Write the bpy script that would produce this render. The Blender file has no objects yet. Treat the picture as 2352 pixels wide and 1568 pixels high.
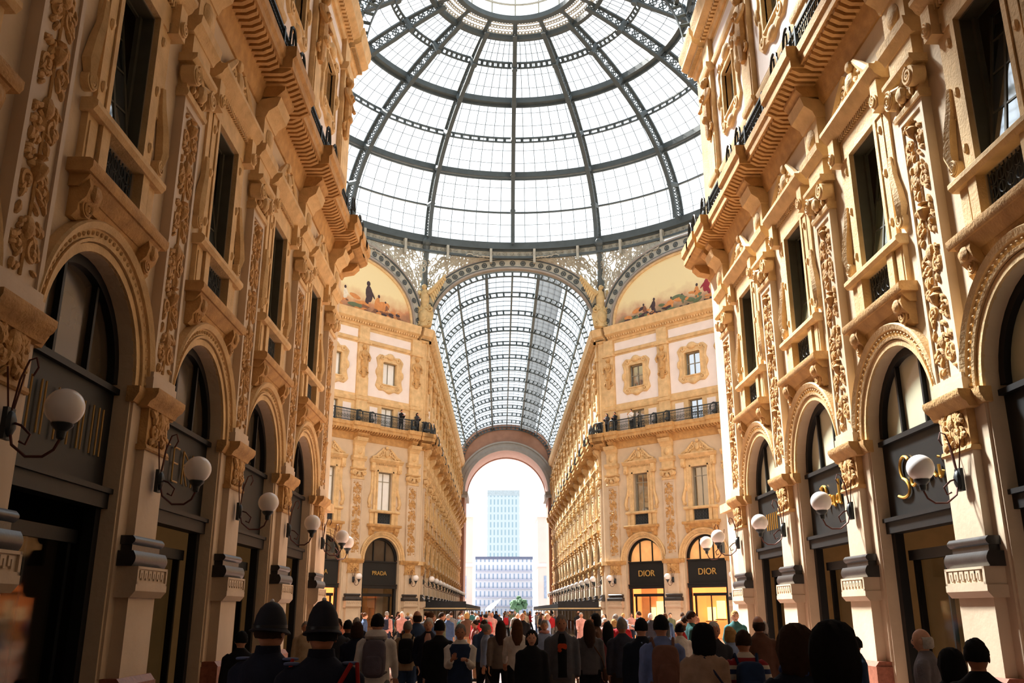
import bpy, math, random
from mathutils import Vector, Matrix
random.seed(7)
C = bpy.context.scene.collection
H = 1.85                      # eye height; facade heights are given relative to it
PI = math.pi
sin, cos = math.sin, math.cos

# ------------------------------------------------------------------ helpers
class G:
    """collects faces of one mesh"""
    def __init__(s): s.v = []; s.f = []; s.m = []
    def add(s, vs, fs, m=0):
        o = len(s.v); s.v += [tuple(p) for p in vs]
        s.f += [tuple(i + o for i in f) for f in fs]; s.m += [m] * len(fs)
        return s
    def box(s, x0, x1, y0, y1, z0, z1, m=0):
        return s.add([(x0,y0,z0),(x1,y0,z0),(x1,y1,z0),(x0,y1,z0),(x0,y0,z1),(x1,y0,z1),(x1,y1,z1),(x0,y1,z1)],
                     [(0,3,2,1),(4,5,6,7),(0,1,5,4),(1,2,6,5),(2,3,7,6),(3,0,4,7)], m)
    def ext(s, prof, x0, x1, m=0):          # closed profile in (y,z) swept along x
        n = len(prof)
        vs = [(x0,y,z) for y,z in prof] + [(x1,y,z) for y,z in prof]
        return s.add(vs, [(i,(i+1)%n,n+(i+1)%n,n+i) for i in range(n)] + [tuple(range(n-1,-1,-1)), tuple(range(n,2*n))], m)
    def exty(s, prof, y0, y1, m=0):         # closed profile in (x,z) swept along y
        n = len(prof)
        vs = [(x,y0,z) for x,z in prof] + [(x,y1,z) for x,z in prof]
        return s.add(vs, [(i,(i+1)%n,n+(i+1)%n,n+i) for i in range(n)] + [tuple(range(n-1,-1,-1)), tuple(range(n,2*n))], m)
    def loft(s, rings, close=True, caps=True, m=0):
        n = len(rings[0]); vs = [p for r in rings for p in r]; fs = []
        for k in range(len(rings)-1):
            for i in range(n if close else n-1):
                j = (i+1) % n
                fs.append((k*n+i, k*n+j, (k+1)*n+j, (k+1)*n+i))
        if caps and close: fs += [tuple(range(n-1,-1,-1)), tuple(range((len(rings)-1)*n, len(rings)*n))]
        return s.add(vs, fs, m)
    def tube(s, pts, r, n=6, m=0, closed=False):
        pts = [Vector(p) for p in pts]; k = len(pts)
        rs = r if isinstance(r, (list, tuple)) else [r]*k
        rings = []; up = None
        for i in range(k):
            if closed: t = pts[(i+1)%k]-pts[i-1]
            else: t = pts[min(i+1,k-1)]-pts[max(i-1,0)]
            t.normalize()
            if up is None:
                up = Vector((0,0,1)) if abs(t.z) < .9 else Vector((1,0,0))
            a = t.cross(up)
            if a.length < 1e-4: a = t.cross(Vector((.3,1,.2)))
            a.normalize(); b = a.cross(t).normalized(); up = b
            rings.append([pts[i]+a*(rs[i]*cos(2*PI*j/n))+b*(rs[i]*sin(2*PI*j/n)) for j in range(n)])
        if closed: rings.append(rings[0])
        return s.loft(rings, True, not closed, m)
    def lathe(s, prof, c=(0,0,0), n=12, m=0, ax='z'):
        rings = []
        for r, z in prof:
            rings.append([(c[0]+r*cos(2*PI*j/n), c[1]+r*sin(2*PI*j/n), c[2]+z) if ax == 'z' else
                          (c[0]+r*cos(2*PI*j/n), c[1]+z, c[2]+r*sin(2*PI*j/n)) for j in range(n)])
        return s.loft(rings, True, True, m)
    def blob(s, c, r, n=8, k=5, m=0, rot=0):
        rx, ry, rz = r if isinstance(r, (list, tuple)) else (r, r, r)
        rings = []
        for i in range(k+1):
            t = PI*(i/k) ; t = min(max(t,.12),PI-.12)
            ring = []
            for j in range(n):
                p = 2*PI*j/n
                x, y, z = rx*sin(t)*cos(p), ry*sin(t)*sin(p), -rz*cos(t)
                if rot: x, z = x*cos(rot)-z*sin(rot), x*sin(rot)+z*cos(rot)
                ring.append((c[0]+x, c[1]+y, c[2]+z))
            rings.append(ring)
        return s.loft(rings, True, True, m)
    def arc(s, cx, cz, prof, a0, a1, n=24, m=0, fx=None):   # closed profile (r,y) swept round an arc in the xz plane
        rings = []
        for i in range(n+1):
            a = a0+(a1-a0)*i/n
            rings.append([(cx+r*cos(a), y, cz+r*sin(a)) if fx is None else fx(a, r, y) for r, y in prof])
        return s.loft(rings, True, True, m)
    def mesh(s, name, mats, smooth=35):
        me = bpy.data.meshes.new(name); me.from_pydata(s.v, [], s.f)
        for x in (mats if isinstance(mats, (list, tuple)) else [mats]): me.materials.append(x)
        if len(set(s.m)) > 1: me.polygons.foreach_set('material_index', s.m)
        me.update(); fixn(me)
        if smooth:
            me.polygons.foreach_set('use_smooth', [True]*len(me.polygons))
            me.set_sharp_from_angle(angle=math.radians(smooth))
        return me
def fixn(me):
    import bmesh
    bm = bmesh.new(); bm.from_mesh(me); bmesh.ops.recalc_face_normals(bm, faces=bm.faces); bm.to_mesh(me); bm.free()
def obj(name, data, parent=None, loc=(0,0,0), rz=0.0, sx=1.0):
    o = bpy.data.objects.new(name, data); C.objects.link(o)
    o.location = loc; o.rotation_euler = (0,0,rz)
    if sx != 1.0: o.scale = (sx,1,1)
    if parent: o.parent = parent
    return o
def tag(o, label, cat, group=None):
    o['label'] = label; o['category'] = cat
    if group: o['group'] = group
    return o
def thing(name, label, cat, loc=(0,0,0), rz=0.0, group=None):
    return tag(obj(name, None, None, loc, rz), label, cat, group)
def struct(name, data, loc=(0,0,0), rz=0.0):
    o = obj(name, data, None, loc, rz); o['kind'] = 'structure'; return o

# ------------------------------------------------------------------ materials
def srgb(r, g, b):
    f = lambda c: (c/255/12.92) if c/255 <= .04045 else ((c/255+.055)/1.055)**2.4
    return (f(r), f(g), f(b), 1)
def mat(name, col, rough=.7, var=.18, scale=3.0, bump=.0, bscale=30, metal=0, spec=.4, emit=0, coat=0):
    m = bpy.data.materials.new(name); m.use_nodes = True
    n = m.node_tree.nodes; l = m.node_tree.links; b = n['Principled BSDF']
    b.inputs['Roughness'].default_value = rough; b.inputs['Metallic'].default_value = metal
    b.inputs['Specular IOR Level'].default_value = spec
    b.inputs['Coat Weight'].default_value = coat
    tc = n.new('ShaderNodeTexCoord')
    if var:
        no = n.new('ShaderNodeTexNoise'); no.inputs['Scale'].default_value = scale; no.inputs['Detail'].default_value = 5
        l.new(tc.outputs['Object'], no.inputs['Vector'])
        rp = n.new('ShaderNodeValToRGB'); rp.color_ramp.elements[0].position = .3; rp.color_ramp.elements[1].position = .7
        rp.color_ramp.elements[0].color = (col[0]*(1-var), col[1]*(1-var*1.1), col[2]*(1-var*1.2), 1)
        rp.color_ramp.elements[1].color = (min(1,col[0]*(1+var*.5)), min(1,col[1]*(1+var*.5)), min(1,col[2]*(1+var*.5)), 1)
        l.new(no.outputs['Fac'], rp.inputs['Fac']); l.new(rp.outputs['Color'], b.inputs['Base Color'])
    else: b.inputs['Base Color'].default_value = col
    if bump:
        nb = n.new('ShaderNodeTexNoise'); nb.inputs['Scale'].default_value = bscale; nb.inputs['Detail'].default_value = 4
        l.new(tc.outputs['Object'], nb.inputs['Vector'])
        bp = n.new('ShaderNodeBump'); bp.inputs['Strength'].default_value = bump; bp.inputs['Distance'].default_value = .05
        l.new(nb.outputs['Fac'], bp.inputs['Height']); l.new(bp.outputs['Normal'], b.inputs['Normal'])
    if emit:
        b.inputs['Emission Color'].default_value = col; b.inputs['Emission Strength'].default_value = emit
    return m
def glass_mat(name, tint, gloss=.12):
    m = bpy.data.materials.new(name); m.use_nodes = True
    n = m.node_tree.nodes; l = m.node_tree.links; n.remove(n['Principled BSDF'])
    t = n.new('ShaderNodeBsdfTransparent'); t.inputs[0].default_value = tint
    g = n.new('ShaderNodeBsdfGlossy'); g.inputs['Roughness'].default_value = .05
    x = n.new('ShaderNodeMixShader'); x.inputs[0].default_value = gloss
    l.new(t.outputs[0], x.inputs[1]); l.new(g.outputs[0], x.inputs[2]); l.new(x.outputs[0], n['Material Output'].inputs[0])
    return m
def milky_mat(name, col, tr):
    m = bpy.data.materials.new(name); m.use_nodes = True
    n = m.node_tree.nodes; l = m.node_tree.links; n.remove(n['Principled BSDF'])
    t = n.new('ShaderNodeBsdfTransparent'); d = n.new('ShaderNodeBsdfTranslucent'); d2 = n.new('ShaderNodeBsdfDiffuse')
    d.inputs[0].default_value = col; d2.inputs[0].default_value = col
    a = n.new('ShaderNodeMixShader'); a.inputs[0].default_value = .5
    l.new(d.outputs[0], a.inputs[1]); l.new(d2.outputs[0], a.inputs[2])
    x = n.new('ShaderNodeMixShader'); x.inputs[0].default_value = tr
    l.new(a.outputs[0], x.inputs[1]); l.new(t.outputs[0], x.inputs[2]); l.new(x.outputs[0], n['Material Output'].inputs[0])
    return m

PLASTER = mat('cream plaster', srgb(208,188,162), .85, .10, 1.5, .15, 12)
WHITEP = mat('pale panel plaster', srgb(234,224,220), .85, .05, 1.5, .1, 12)
OCHRE = mat('ochre carved stone', srgb(218,186,138), .75, .20, 2.5, .35, 18)
OCHRE2 = mat('deep ochre stone', srgb(197,156,102), .75, .24, 3.5, .4, 22)
PIERM = mat('pale pier stone', srgb(204,184,160), .6, .14, 1.2, .1, 10)
BLACKM = mat('black marble', srgb(48,44,44), .35, .3, 6, .05, 20, spec=.5)
GRANITE = mat('red granite', srgb(150,92,72), .45, .3, 14, .05, 40)
IRON = mat('dark iron', srgb(46,52,56), .5, .2, 4, .05, 30, metal=.3)
RIBM = mat('grey painted iron', srgb(74,84,88), .55, .15, 2, .05, 30)
PALEM = mat('pale painted iron', srgb(172,172,162), .6, .2, 3, .2, 25)
DARKW = mat('dark shopfront wood', srgb(26,26,28), .5, .2, 3, .03, 20, spec=.25)
SIGNB = mat('black sign board', srgb(24,26,28), .5, .1, 3, spec=.25)
GOLD = mat('gold lettering', srgb(226,178,84), .35, .0, metal=.6)
DULLG = mat('dull gold lettering', srgb(178,142,80), .5, 0, spec=.3)
OPAL = mat('opal glass', srgb(240,236,236), .25, .02, 2, spec=.5)
WINF = mat('grey window frame', srgb(150,146,132), .6, .1, 3)
SHUT = mat('pale roller blind', srgb(240,244,246), .8, .04, 3)
def mirror_mat(name, col, k):
    m = mat(name, col, .4, .2, .8); n = m.node_tree.nodes; l = m.node_tree.links
    g = n.new('ShaderNodeBsdfGlossy'); g.inputs['Roughness'].default_value = .04; g.inputs[0].default_value = (.9,.95,1,1)
    x = n.new('ShaderNodeMixShader'); x.inputs[0].default_value = k
    l.new(n['Principled BSDF'].outputs[0], x.inputs[1]); l.new(g.outputs[0], x.inputs[2]); l.new(x.outputs[0], n['Material Output'].inputs[0]); return m
WGLASS = mirror_mat('window glass', srgb(44,52,56), .5)
BGLASS = mat('grey blue glass pane', srgb(150,160,150), .08, .25, .6, spec=.8)
GRILLE = mat('blue grey grille', srgb(62,70,78), .6, .25, 6)
SKYG = glass_mat('roof glass', (.93,.96,.97,1), .06)
VAULTG = glass_mat('vault glass', (.86,.92,.96,1), .06)
DIMG = glass_mat('dimmed roof glass', (.05,.05,.05,1), .05)  # unseen near vault: glass blackened to keep daylight off the near arm
LACE = milky_mat('frosted glass', (.62,.68,.68,1), .3)
BLIND = milky_mat('grey sun blind', (.10,.10,.10,1), .12)
SHOPW = mat('lit shop wall', (1.0,.42,.12,1), .6, 0, emit=1.1)
SHOPB = mat('bright shop display', (1.0,.72,.36,1), .6, 0, emit=2.6)
BRICKP = mat('brown arch plaster', srgb(150,110,90), .85, .14, 1.0, .1, 12)
GREYST = mat('grey arch stone', srgb(152,146,140), .8, .12, 1.5, .1, 14)
PINKST = mat('pink intrados stone', srgb(184,150,138), .8, .1, 1.5, .1, 14)
AWN = mat('dark awning canvas', srgb(40,40,44), .8, .15, 3)
BEIGE = mat('beige awning canvas', srgb(206,182,140), .8, .1, 3)

# ------------------------------------------------------------------ ornament
def spiral(cx, cz, r0, turns, a0, sgn, y, n=18):
    return [(cx+sgn*r0*(1-.82*i/n)*cos(a0+2*PI*turns*i/n), y, cz+r0*(1-.82*i/n)*sin(a0+2*PI*turns*i/n)) for i in range(n+1)]
def foliage(g, w, z0, z1, y, seed=1, pitch=.8):
    """candelabra relief: stem, paired scrolls, leaves, rosettes"""
    rnd = random.Random(seed); h = w/2
    g.tube([(0,y,z0),(0,y,z1)], .03, 5)
    n = max(1, int((z1-z0)/pitch)); st = (z1-z0)/n
    for k in range(n):
        z = z0+k*st
        for sg in (-1,1):
            g.tube(spiral(sg*h*.52, z+st*.42, h*.42, 1.3, -PI*.5 if k%2 else PI*.5, sg, y), [.045-.02*i/18 for i in range(19)], 5)
            for q in range(11):
                a = rnd.uniform(.2,1.3)
                g.blob((sg*h*rnd.uniform(.25,.85), y, z+st*rnd.uniform(.05,.95)), (.03+.035*rnd.random(), .055, .06+.06*rnd.random()), 6, 4, rot=sg*a)
            g.blob((sg*h*.5, y, z+st*.42), (.07,.07,.07), 6, 4)
        if k % 2: g.lathe([(.03,0),(.11,.08),(.15,.2),(.05,.3),(.12,.34),(.03,.38)], (0,y,z+st*.5), 8)
        else: g.blob((0,y,z+st*.75), (.13,.09,.16), 8, 5)
    return g
def volute(g, cx, cz, r, sgn, y0, y1):
    g.lathe([(r,0),(r,y1-y0)], (cx,y0,cz), 14, ax='y')
    g.tube(spiral(cx, cz, r*.92, 1.75, PI/2, sgn, y1+.01, 20), [r*.17-.004*i/20 for i in range(21)], 5)
    g.blob((cx,y1+.01,cz), r*.2, 6, 4)

P = 4.914
WD = -.18                      # wall plane behind the pilaster face
ARC_R, ARC_Z = 1.6, 3.58

def m_pedestal():
    g = G(); g.box(-.56,.56,WD,.06,-1.02,.22)
    g.ext([(WD,.2),(.12,.2),(.2,.3),(.2,.4),(WD,.4)], -.68,.68)
    g.box(-.66,.66,WD,.17,.4,.68)
    for x in (-.64,.62): g.box(x-.02,x+.04,.17,.2,.4,.68)
    for z in (.4,.64): g.box(-.66,.66,.17,.2,z,z+.04)
    for i in range(6):
        x = -.5+i*.18
        g.ext([(.17,.47),(.195,.47),(.195,.61),(.17,.61)], x, x+.05); g.box(x,x+.13,.17,.195,.58,.62); g.box(x+.08,x+.13,.17,.195,.5,.6)
    return g.mesh('pedestal', PIERM)
def m_plinth():
    g = G(); g.box(-.74,.74,WD,.16,-1.85,-1.1); g.ext([(WD,-1.1),(.16,-1.1),(.08,-1.0),(WD,-1.0)], -.7,.7)
    return g.mesh('plinth', GRANITE)
def m_base():
    g = G()
    def band(z0,z1,e): 
        n = 6; pr = [(WD,z0)]+[(e-.05+.05*sin(PI*i/n), z0+(z1-z0)*i/n) for i in range(n+1)]+[(WD,z1)]
        g.ext(pr, -.55-e, .55+e)
    band(.68,.92,.16); g.box(-.6,.6,WD,.04,.92,1.02); band(1.02,1.16,.1)
    return g.mesh('base_moulding', BLACKM)
def m_shaft():
    g = G(); g.box(-.47,.47,WD,0,1.16,2.6)
    g.box(-.8,.8,WD-.02,WD+.04,-1.0,3.3)
    return g.mesh('pier_shaft', PIERM)
def m_piercap():
    g = G(); g.box(-.46,.46,WD,.0,2.6,3.3); g.ext([(WD,2.57),(.03,2.57),(.05,2.6),(.03,2.66),(WD,2.66)], -.52,.52)
    g.ext([(WD,3.28),(.04,3.28),(.08,3.36),(.16,3.42),(.2,3.5),(.2,3.58),(WD,3.58)], -.66,.66)
    g.ext([(WD-.05,3.3),(WD+.08,3.3),(WD+.16,3.45),(WD+.16,3.56),(WD-.05,3.56)], -.92,.92)
    foliage(g, .84, 2.68, 3.26, .03, 5, .58)
    for i in range(14):
        random.seed(i); g.blob((random.uniform(-.38,.38), .03, random.uniform(2.72,3.22)), (.06,.06,.09), 6, 4, rot=random.uniform(-1,1))
    return g.mesh('pier_capital', OCHRE2)
def m_pilaster():
    g = G(); g.box(-.5,.5,WD,-.04,3.58,9.25)
    for x in (-.5,.4): g.box(x,x+.1,-.04,.0,3.75,9.25)
    g.box(-.4,.4,-.04,.0,9.1,9.25); g.box(-.56,.56,WD,.05,3.58,3.8); g.box(-.53,.53,WD,.03,3.8,3.9)
    return g.mesh('pilaster', PIERM)
def m_relief():
    g = foliage(G(), .74, 3.98, 9.05, -.03, 3, .74); return g.mesh('relief_panel', OCHRE2)
def m_capital():
    g = G(); g.box(-.5,.5,WD,.0,9.25,9.95)
    g.ext([(WD,9.25),(.05,9.25),(.07,9.33),(.03,9.42),(WD,9.42)], -.55,.55)
    for s in (-1,1): volute(g, s*.45, 9.72, .2, s, -.1, .16)
    g.tube([(-.4,.12,9.86),(0,.1,9.74),(.4,.12,9.86)], .06, 6)
    g.blob((0,.1,9.58), (.16,.12,.17), 8, 5)
    for i in range(5): g.blob((-.3+.15*i,.05,9.5), (.05,.06,.09), 6, 4)
    g.ext([(WD,9.95),(.1,9.95),(.18,10.03),(.18,10.12),(WD,10.12)], -.62,.62)
    return g.mesh('capital', OCHRE)
def m_entab():
    g = G(); g.box(-.5,.5,WD,.03,10.12,10.62)
    g.ext([(WD,10.6),(.05,10.6),(.1,10.7),(.18,10.78),(.2,10.95),(WD,10.95)], -.62,.62)
    g.box(-.46,.46,WD,.05,10.95,11.9)
    g.ext([(WD,11.75),(.08,11.75),(.14,11.9),(.34,12.05),(.42,12.3),(WD,12.3)], -.5,.5)
    g.blob((0,.06,11.35), (.25,.1,.28), 8, 5)
    return g.mesh('entablature_block', OCHRE)
PIER_PARTS = None

def m_wall(width=P):
    """wall of one bay with the arch, the grille recess and the window cut out"""
    g = G(); h = width/2; n = 20; y = WD; t = .42
    def q(a,b,c,d): g.add([a,b,c,d],[(0,1,2,3)])
    for s in (-1,1):
        q((s*ARC_R,y,-1.85),(s*h,y,-1.85),(s*h,y,ARC_Z),(s*ARC_R,y,ARC_Z))
        q((s*ARC_R,y,-1.85),(s*ARC_R,y-t,-1.85),(s*ARC_R,y-t,ARC_Z),(s*ARC_R,y,ARC_Z))
    for s in (-1,1): q((s*ARC_R,y,ARC_Z),(s*h,y,ARC_Z),(s*h,y,5.9),(s*ARC_R,y,5.9))
    for i in range(n):
        a, b = PI*i/n, PI*(i+1)/n
        p = (ARC_R*cos(a),y,ARC_Z+ARC_R*sin(a)); r = (ARC_R*cos(b),y,ARC_Z+ARC_R*sin(b))
        q(p, r, (r[0],y,5.9), (p[0],y,5.9))
        q(p, r, (r[0],y-t,r[2]), (p[0],y-t,p[2]))
    w = .68
    for z0,z1,ww in ((6.2,6.95,.66),(7.15,10.0,w)):
        for s in (-1,1):
            q((s*ww,y,z0),(s*h,y,z0),(s*h,y,z1),(s*ww,y,z1)); q((s*ww,y,z0),(s*ww,y-.3,z0),(s*ww,y-.3,z1),(s*ww,y,z1))
        q((-ww,y,z1),(ww,y,z1),(ww,y-.3,z1),(-ww,y-.3,z1)); q((-ww,y,z0),(ww,y,z0),(ww,y-.3,z0),(-ww,y-.3,z0))
    for z0,z1 in ((5.9,6.2),(6.95,7.15),(10.0,12.8)): q((-h,y,z0),(h,y,z0),(h,y,z1),(-h,y,z1))
    return g.mesh('facade_wall', PLASTER, 0)
def m_archivolt():
    g = G(); y = WD
    for pr in ([(1.6,y-.02),(1.6,y+.05),(1.72,y+.06),(1.72,y-.02)], [(1.74,y-.02),(1.74,y+.1),(1.79,y+.12),(1.79,y-.02)],
               [(1.8,y-.02),(1.8,y+.08),(1.93,y+.1),(1.93,y-.02)], [(1.93,y-.02),(1.93,y+.15),(2.03,y+.2),(2.06,y+.16),(2.06,y-.02)]):
        g.arc(0, ARC_Z, pr, 0, PI, 28)
    for i in range(40):
        a = PI*(i+.5)/40; g.blob((1.865*cos(a), y+.1, ARC_Z+1.865*sin(a)), .035, 5, 4)
    return g.mesh('archivolt', OCHRE)
def m_shopframe():
    g = G(); y0, y1 = WD-.42, WD-.24
    for s in (-1,1):
        a, b = sorted((s*1.6, s*1.42)); g.box(a,b,y0,y1,-1.85,1.8)
        a, b = sorted((s*1.3, s*1.2)); g.box(a,b,y0-.2,y0-.08,-1.85,1.2)
    g.box(-1.6,1.6,y0,y1+.1,1.55,1.85); g.box(-1.6,1.6,y0,y1+.16,1.78,1.86)
    g.box(-1.42,1.42,y0-.2,y0-.05,1.0,1.2)
    g.arc(0, ARC_Z, [(1.44,y0),(1.44,y1),(1.62,y1),(1.62,y0)], 0, PI, 24)
    for x in (-.55,.55): g.box(x-.035,x+.035,y0+.02,y1-.03,3.46,ARC_Z+math.sqrt(1.44**2-x*x))
    g.box(-1.6,1.6,y0,y1+.06,3.4,3.5)
    g.box(-.03,.03,y0-.18,y0-.1,-1.85,1.0)
    return g.mesh('shopfront_frame', DARKW)
def m_fanlight(mt):
    g = G(); n = 20; y = WD-.36
    g.add([(1.45*cos(PI*i/n),y,ARC_Z+1.45*sin(PI*i/n)) for i in range(n+1)]+[(-1.45,y,3.48),(1.45,y,3.48)], [tuple(range(n+3))])
    return g.mesh('fanlight', mt, 0)
def m_signboard():
    g = G(); g.box(-1.6,1.6,WD-.4,WD-.27,1.86,3.42); return g.mesh('fascia_panel', SIGNB)
def m_shopglass(): return G().box(-1.3,1.3,WD-.52,WD-.5,-1.85,1.2).mesh('shop_glass', glass_mat('shop glass',(.8,.82,.8,1),.05))
def m_shopinside(mw, mb, seed):
    g = G(); r = random.Random(seed); y = WD-.6
    g.box(-1.9,1.9,y-2.2,y-2.1,-1.85,2.2,0)
    for s in (-1.9,1.8): g.box(s,s+.1,y-2.1,y+.15,-1.85,2.2,0)
    g.box(-1.9,1.9,y-2.1,y+.1,1.9,2.0,0)
    for k in range(4):
        x = -1.5+.8*k; z = r.uniform(-1.2,-.4)
        g.box(x,x+.6,y-1.9,y-1.7,z,z+r.uniform(.7,1.4),1)
        g.box(x-.05,x+.65,y-1.9,y-1.5,z-.1,z-.04,2)
    return g.mesh('shop_interior', [mw, mb, DARKW], 0)
def m_surround():
    g = G(); y = WD
    for s in (-1,1):
        a,b = sorted((s*.68,s*.8)); g.box(a,b,y,y+.1,7.1,10.12)
        a,b = sorted((s*.82,s*1.06)); g.box(a,b,y,y+.07,7.15,10.1)
        a,b = sorted((s*1.08,s*1.3)); g.box(a,b,y,y+.05,8.3,10.1)
        g.tube([(s*1.2,y+.06,8.9),(s*1.24,y+.07,8.5),(s*1.36,y+.08,8.1),(s*1.44,y+.08,7.7),(s*1.36,y+.08,7.4)], [.06,.09,.12,.14,.08], 6)
        volute(g, s*1.36, 7.42, .15, s, y, y+.12)
        for z in (7.6,8.7,9.7): g.blob((s*.94,y+.08,z), (.07,.05,.1), 6, 4)
    g.box(-1.06,1.06,y,y+.1,10.0,10.2)
    return g.mesh('window_surround', OCHRE)
SHUTTER = mat('dark olive shutter', srgb(84,82,70), .6, .15, 3)
def m_winframe(near=False):
    g = G(); y = WD-.29
    for x in (-.68,.62): g.box(x,x+.06,y,y+.05,7.15,10.0)
    for z in (7.15,9.3,9.92): g.box(-.62,.62,y,y+.04,z,z+.05)
    g.box(-.03,.03,y,y+.04,7.15,9.95)
    if near:
        g = G()
        for s in (-1,1): g.box(*sorted((s*.685,s*.655)),y-.02,WD-.015,7.17,9.99)
        g.box(-.66,.66,y,WD-.015,9.96,9.99)
        for s in (-1,1): g.box(*sorted((s*.68,s*.56)),y,y+.08,7.15,10.0)
        for z in (7.15,9.92): g.box(-.56,.56,y,y+.05,z,z+.08)
    return g.mesh('window_frame', SHUTTER if near else WINF)
def m_winpane(mt): return G().box(-.62,.62,WD-.32,WD-.29,7.16,9.98).mesh('window_pane', mt)
def m_casement(sg, mt, deg=9.0):
    """leaf with added tilt to mirror the sky, its top leaning into the room"""
    g = G(); c, k = cos(math.radians(deg)), sin(math.radians(deg)); x0, y0 = sg*.56, WD-.27
    def bar(a0,a1,z0,z1,t,m,f=0.0):
        q = []
        for a,d in ((a0,f),(a1,f),(a1,f-t),(a0,f-t)): q.append((x0-sg*a*c - sg*d*k*0, y0-a*k+d))
        T = lambda z: .17-(z-7.16)*.15
        g.loft([[(x,y+T(z0),z0) for x,y in q],[(x,y+T(z1),z1) for x,y in q]], True, True, m)
    bar(0,1.12,7.16,9.98,.02,0)
    for a in (0,.34,.7,1.06): bar(a,a+.05,7.16,9.98,.06,1,.02)
    for z in (7.16,8.0,8.75,9.4,9.92): bar(0,1.12,z,z+.04,.05,1,.015)
    return g.mesh('window_pane', [mt, SHUTTER], 0)
def m_parapet():
    g = G(); y = WD
    for s in (-1,1):
        a,b = sorted((s*.66,s*.92)); g.box(a,b,y,y+.16,6.05,6.95)
        a,b = sorted((s*.96,s*1.3)); g.box(a,b,y,y+.1,6.05,6.95)
        a,b = sorted((s*1.02,s*1.24)); g.box(a,b,y+.1,y+.12,6.15,6.85)
    g.ext([(y,6.95),(y+.2,6.95),(y+.26,7.02),(y+.26,7.1),(y+.2,7.16),(y,7.16)], -1.38,1.38)
    return g.mesh('balcony_parapet', OCHRE)
def m_grille():
    g = G(); y = WD-.02
    g.box(-.66,.66,y-.1,y-.08,6.1,6.95,1)
    for i in range(11): g.tube([(-.6+.12*i,y,6.12),(-.6+.12*i,y,6.93)], .014, 4)
    for i in range(5):
        x = -.48+.24*i
        for z in (6.3,6.55,6.78): g.tube([(x+.1*cos(2*PI*k/10),y,z+.1*sin(2*PI*k/10)) for k in range(10)], .012, 4, closed=True)
    return g.mesh('iron_grille', [GRILLE, IRON])
def m_console():
    g = G(); y = WD
    g.ext([(y,5.92),(y+.34,5.92),(y+.38,5.98),(y+.38,6.08),(y+.32,6.12),(y,6.12)], -1.5,1.5)
    g.ext([(y,5.74),(y+.14,5.74),(y+.24,5.84),(y+.3,5.92),(y,5.92)], -1.38,1.38)
    for s in (-1,1):
        c = s*1.12; a, b = c-.2, c+.2
        g.ext([(y,5.3),(y+.08,5.3),(y+.16,5.4),(y+.16,5.5),(y+.26,5.6),(y+.3,5.75),(y+.26,5.92),(y,5.92)], a, b)
        volute(g, c, 5.5, .14, s, y, y+.2); g.blob((c,y+.28,5.72), (.14,.08,.13), 7, 5)
    g.ext([(y,5.6),(y+.07,5.6),(y+.12,5.74),(y,5.74)], -.95,.95)
    return g.mesh('balcony_console', OCHRE2)
def m_pediment():
    g = G(); y = WD
    g.box(-1.25,1.25,y,y+.1,10.2,10.5)
    for i in range(26): g.box(-1.2+.094*i,-1.155+.094*i,y+.1,y+.16,10.5,10.62)
    g.ext([(y,10.62),(y+.16,10.62),(y+.3,10.72),(y+.34,10.8),(y+.4,10.86),(y+.4,10.95),(y,10.95)], -1.5,1.5)
    for s in (-1,1):
        g.box(*sorted((s*1.1,s*1.42)),y,y+.26,10.0,10.62); volute(g, s*1.26, 10.18, .14, s, y+.1, y+.3)
        g.tube([(s*1.35,y+.14,11.0),(s*.95,y+.16,11.15),(s*.6,y+.16,11.5),(s*.3,y+.16,11.8)], [.1,.12,.1,.06], 6)
        g.tube(spiral(s*.82,11.18,.2,1.3,PI/2,s,y+.16), .05, 5); g.tube(spiral(s*.42,11.4,.2,1.3,0,s,y+.16), .045, 5)
        for k in range(3): g.blob((s*(.3+.25*k),y+.14,11.1+.12*(2-k)), (.09,.08,.13), 6, 4, rot=s*.6)
    g.exty([(-1.3,10.95),(1.3,10.95),(.7,11.25),(.25,11.75),(-.25,11.75),(-.7,11.25)], y, y+.1)
    g.blob((0,y+.14,11.4), (.2,.14,.28), 9, 6); g.blob((0,y+.14,11.85), (.16,.1,.14), 8, 5)
    return g.mesh('window_pediment', OCHRE)
def m_cornice(width=P):
    g = G(); h = width/2; y = WD
    g.ext([(y,12.1),(y+.05,12.1),(y+.12,12.25),(y+.16,12.5),(.04,12.62),(.08,12.8),(y,12.8)], -h,h)
    g.ext([(y,12.8),(.56,12.8),(.56,12.98),(.62,13.06),(.62,13.3),(y,13.3)], -h,h)
    for s in (-1,1):
        a,b = sorted((s*h, s*(h-1.12)))
        g.ext([(.3,12.74),(.8,12.74),(.8,12.98),(.88,13.06),(.88,13.34),(.3,13.34)], a,b)
        g.ext([(y,12.2),(.3,12.3),(.5,12.5),(.5,12.76),(y,12.76)], *sorted((s*h, s*(h-.5))))
    n = 22
    for i in range(n):
        x = -h+width*(i+.5)/n; e = .26 if abs(x) > h-1.12 else 0
        g.ext([(.0,12.6),(.3+e,12.6),(.5+e,12.7),(.5+e,12.82),(.0,12.82)], x-.06,x+.06)
    return g.mesh('balcony_cornice', OCHRE2)
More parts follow.
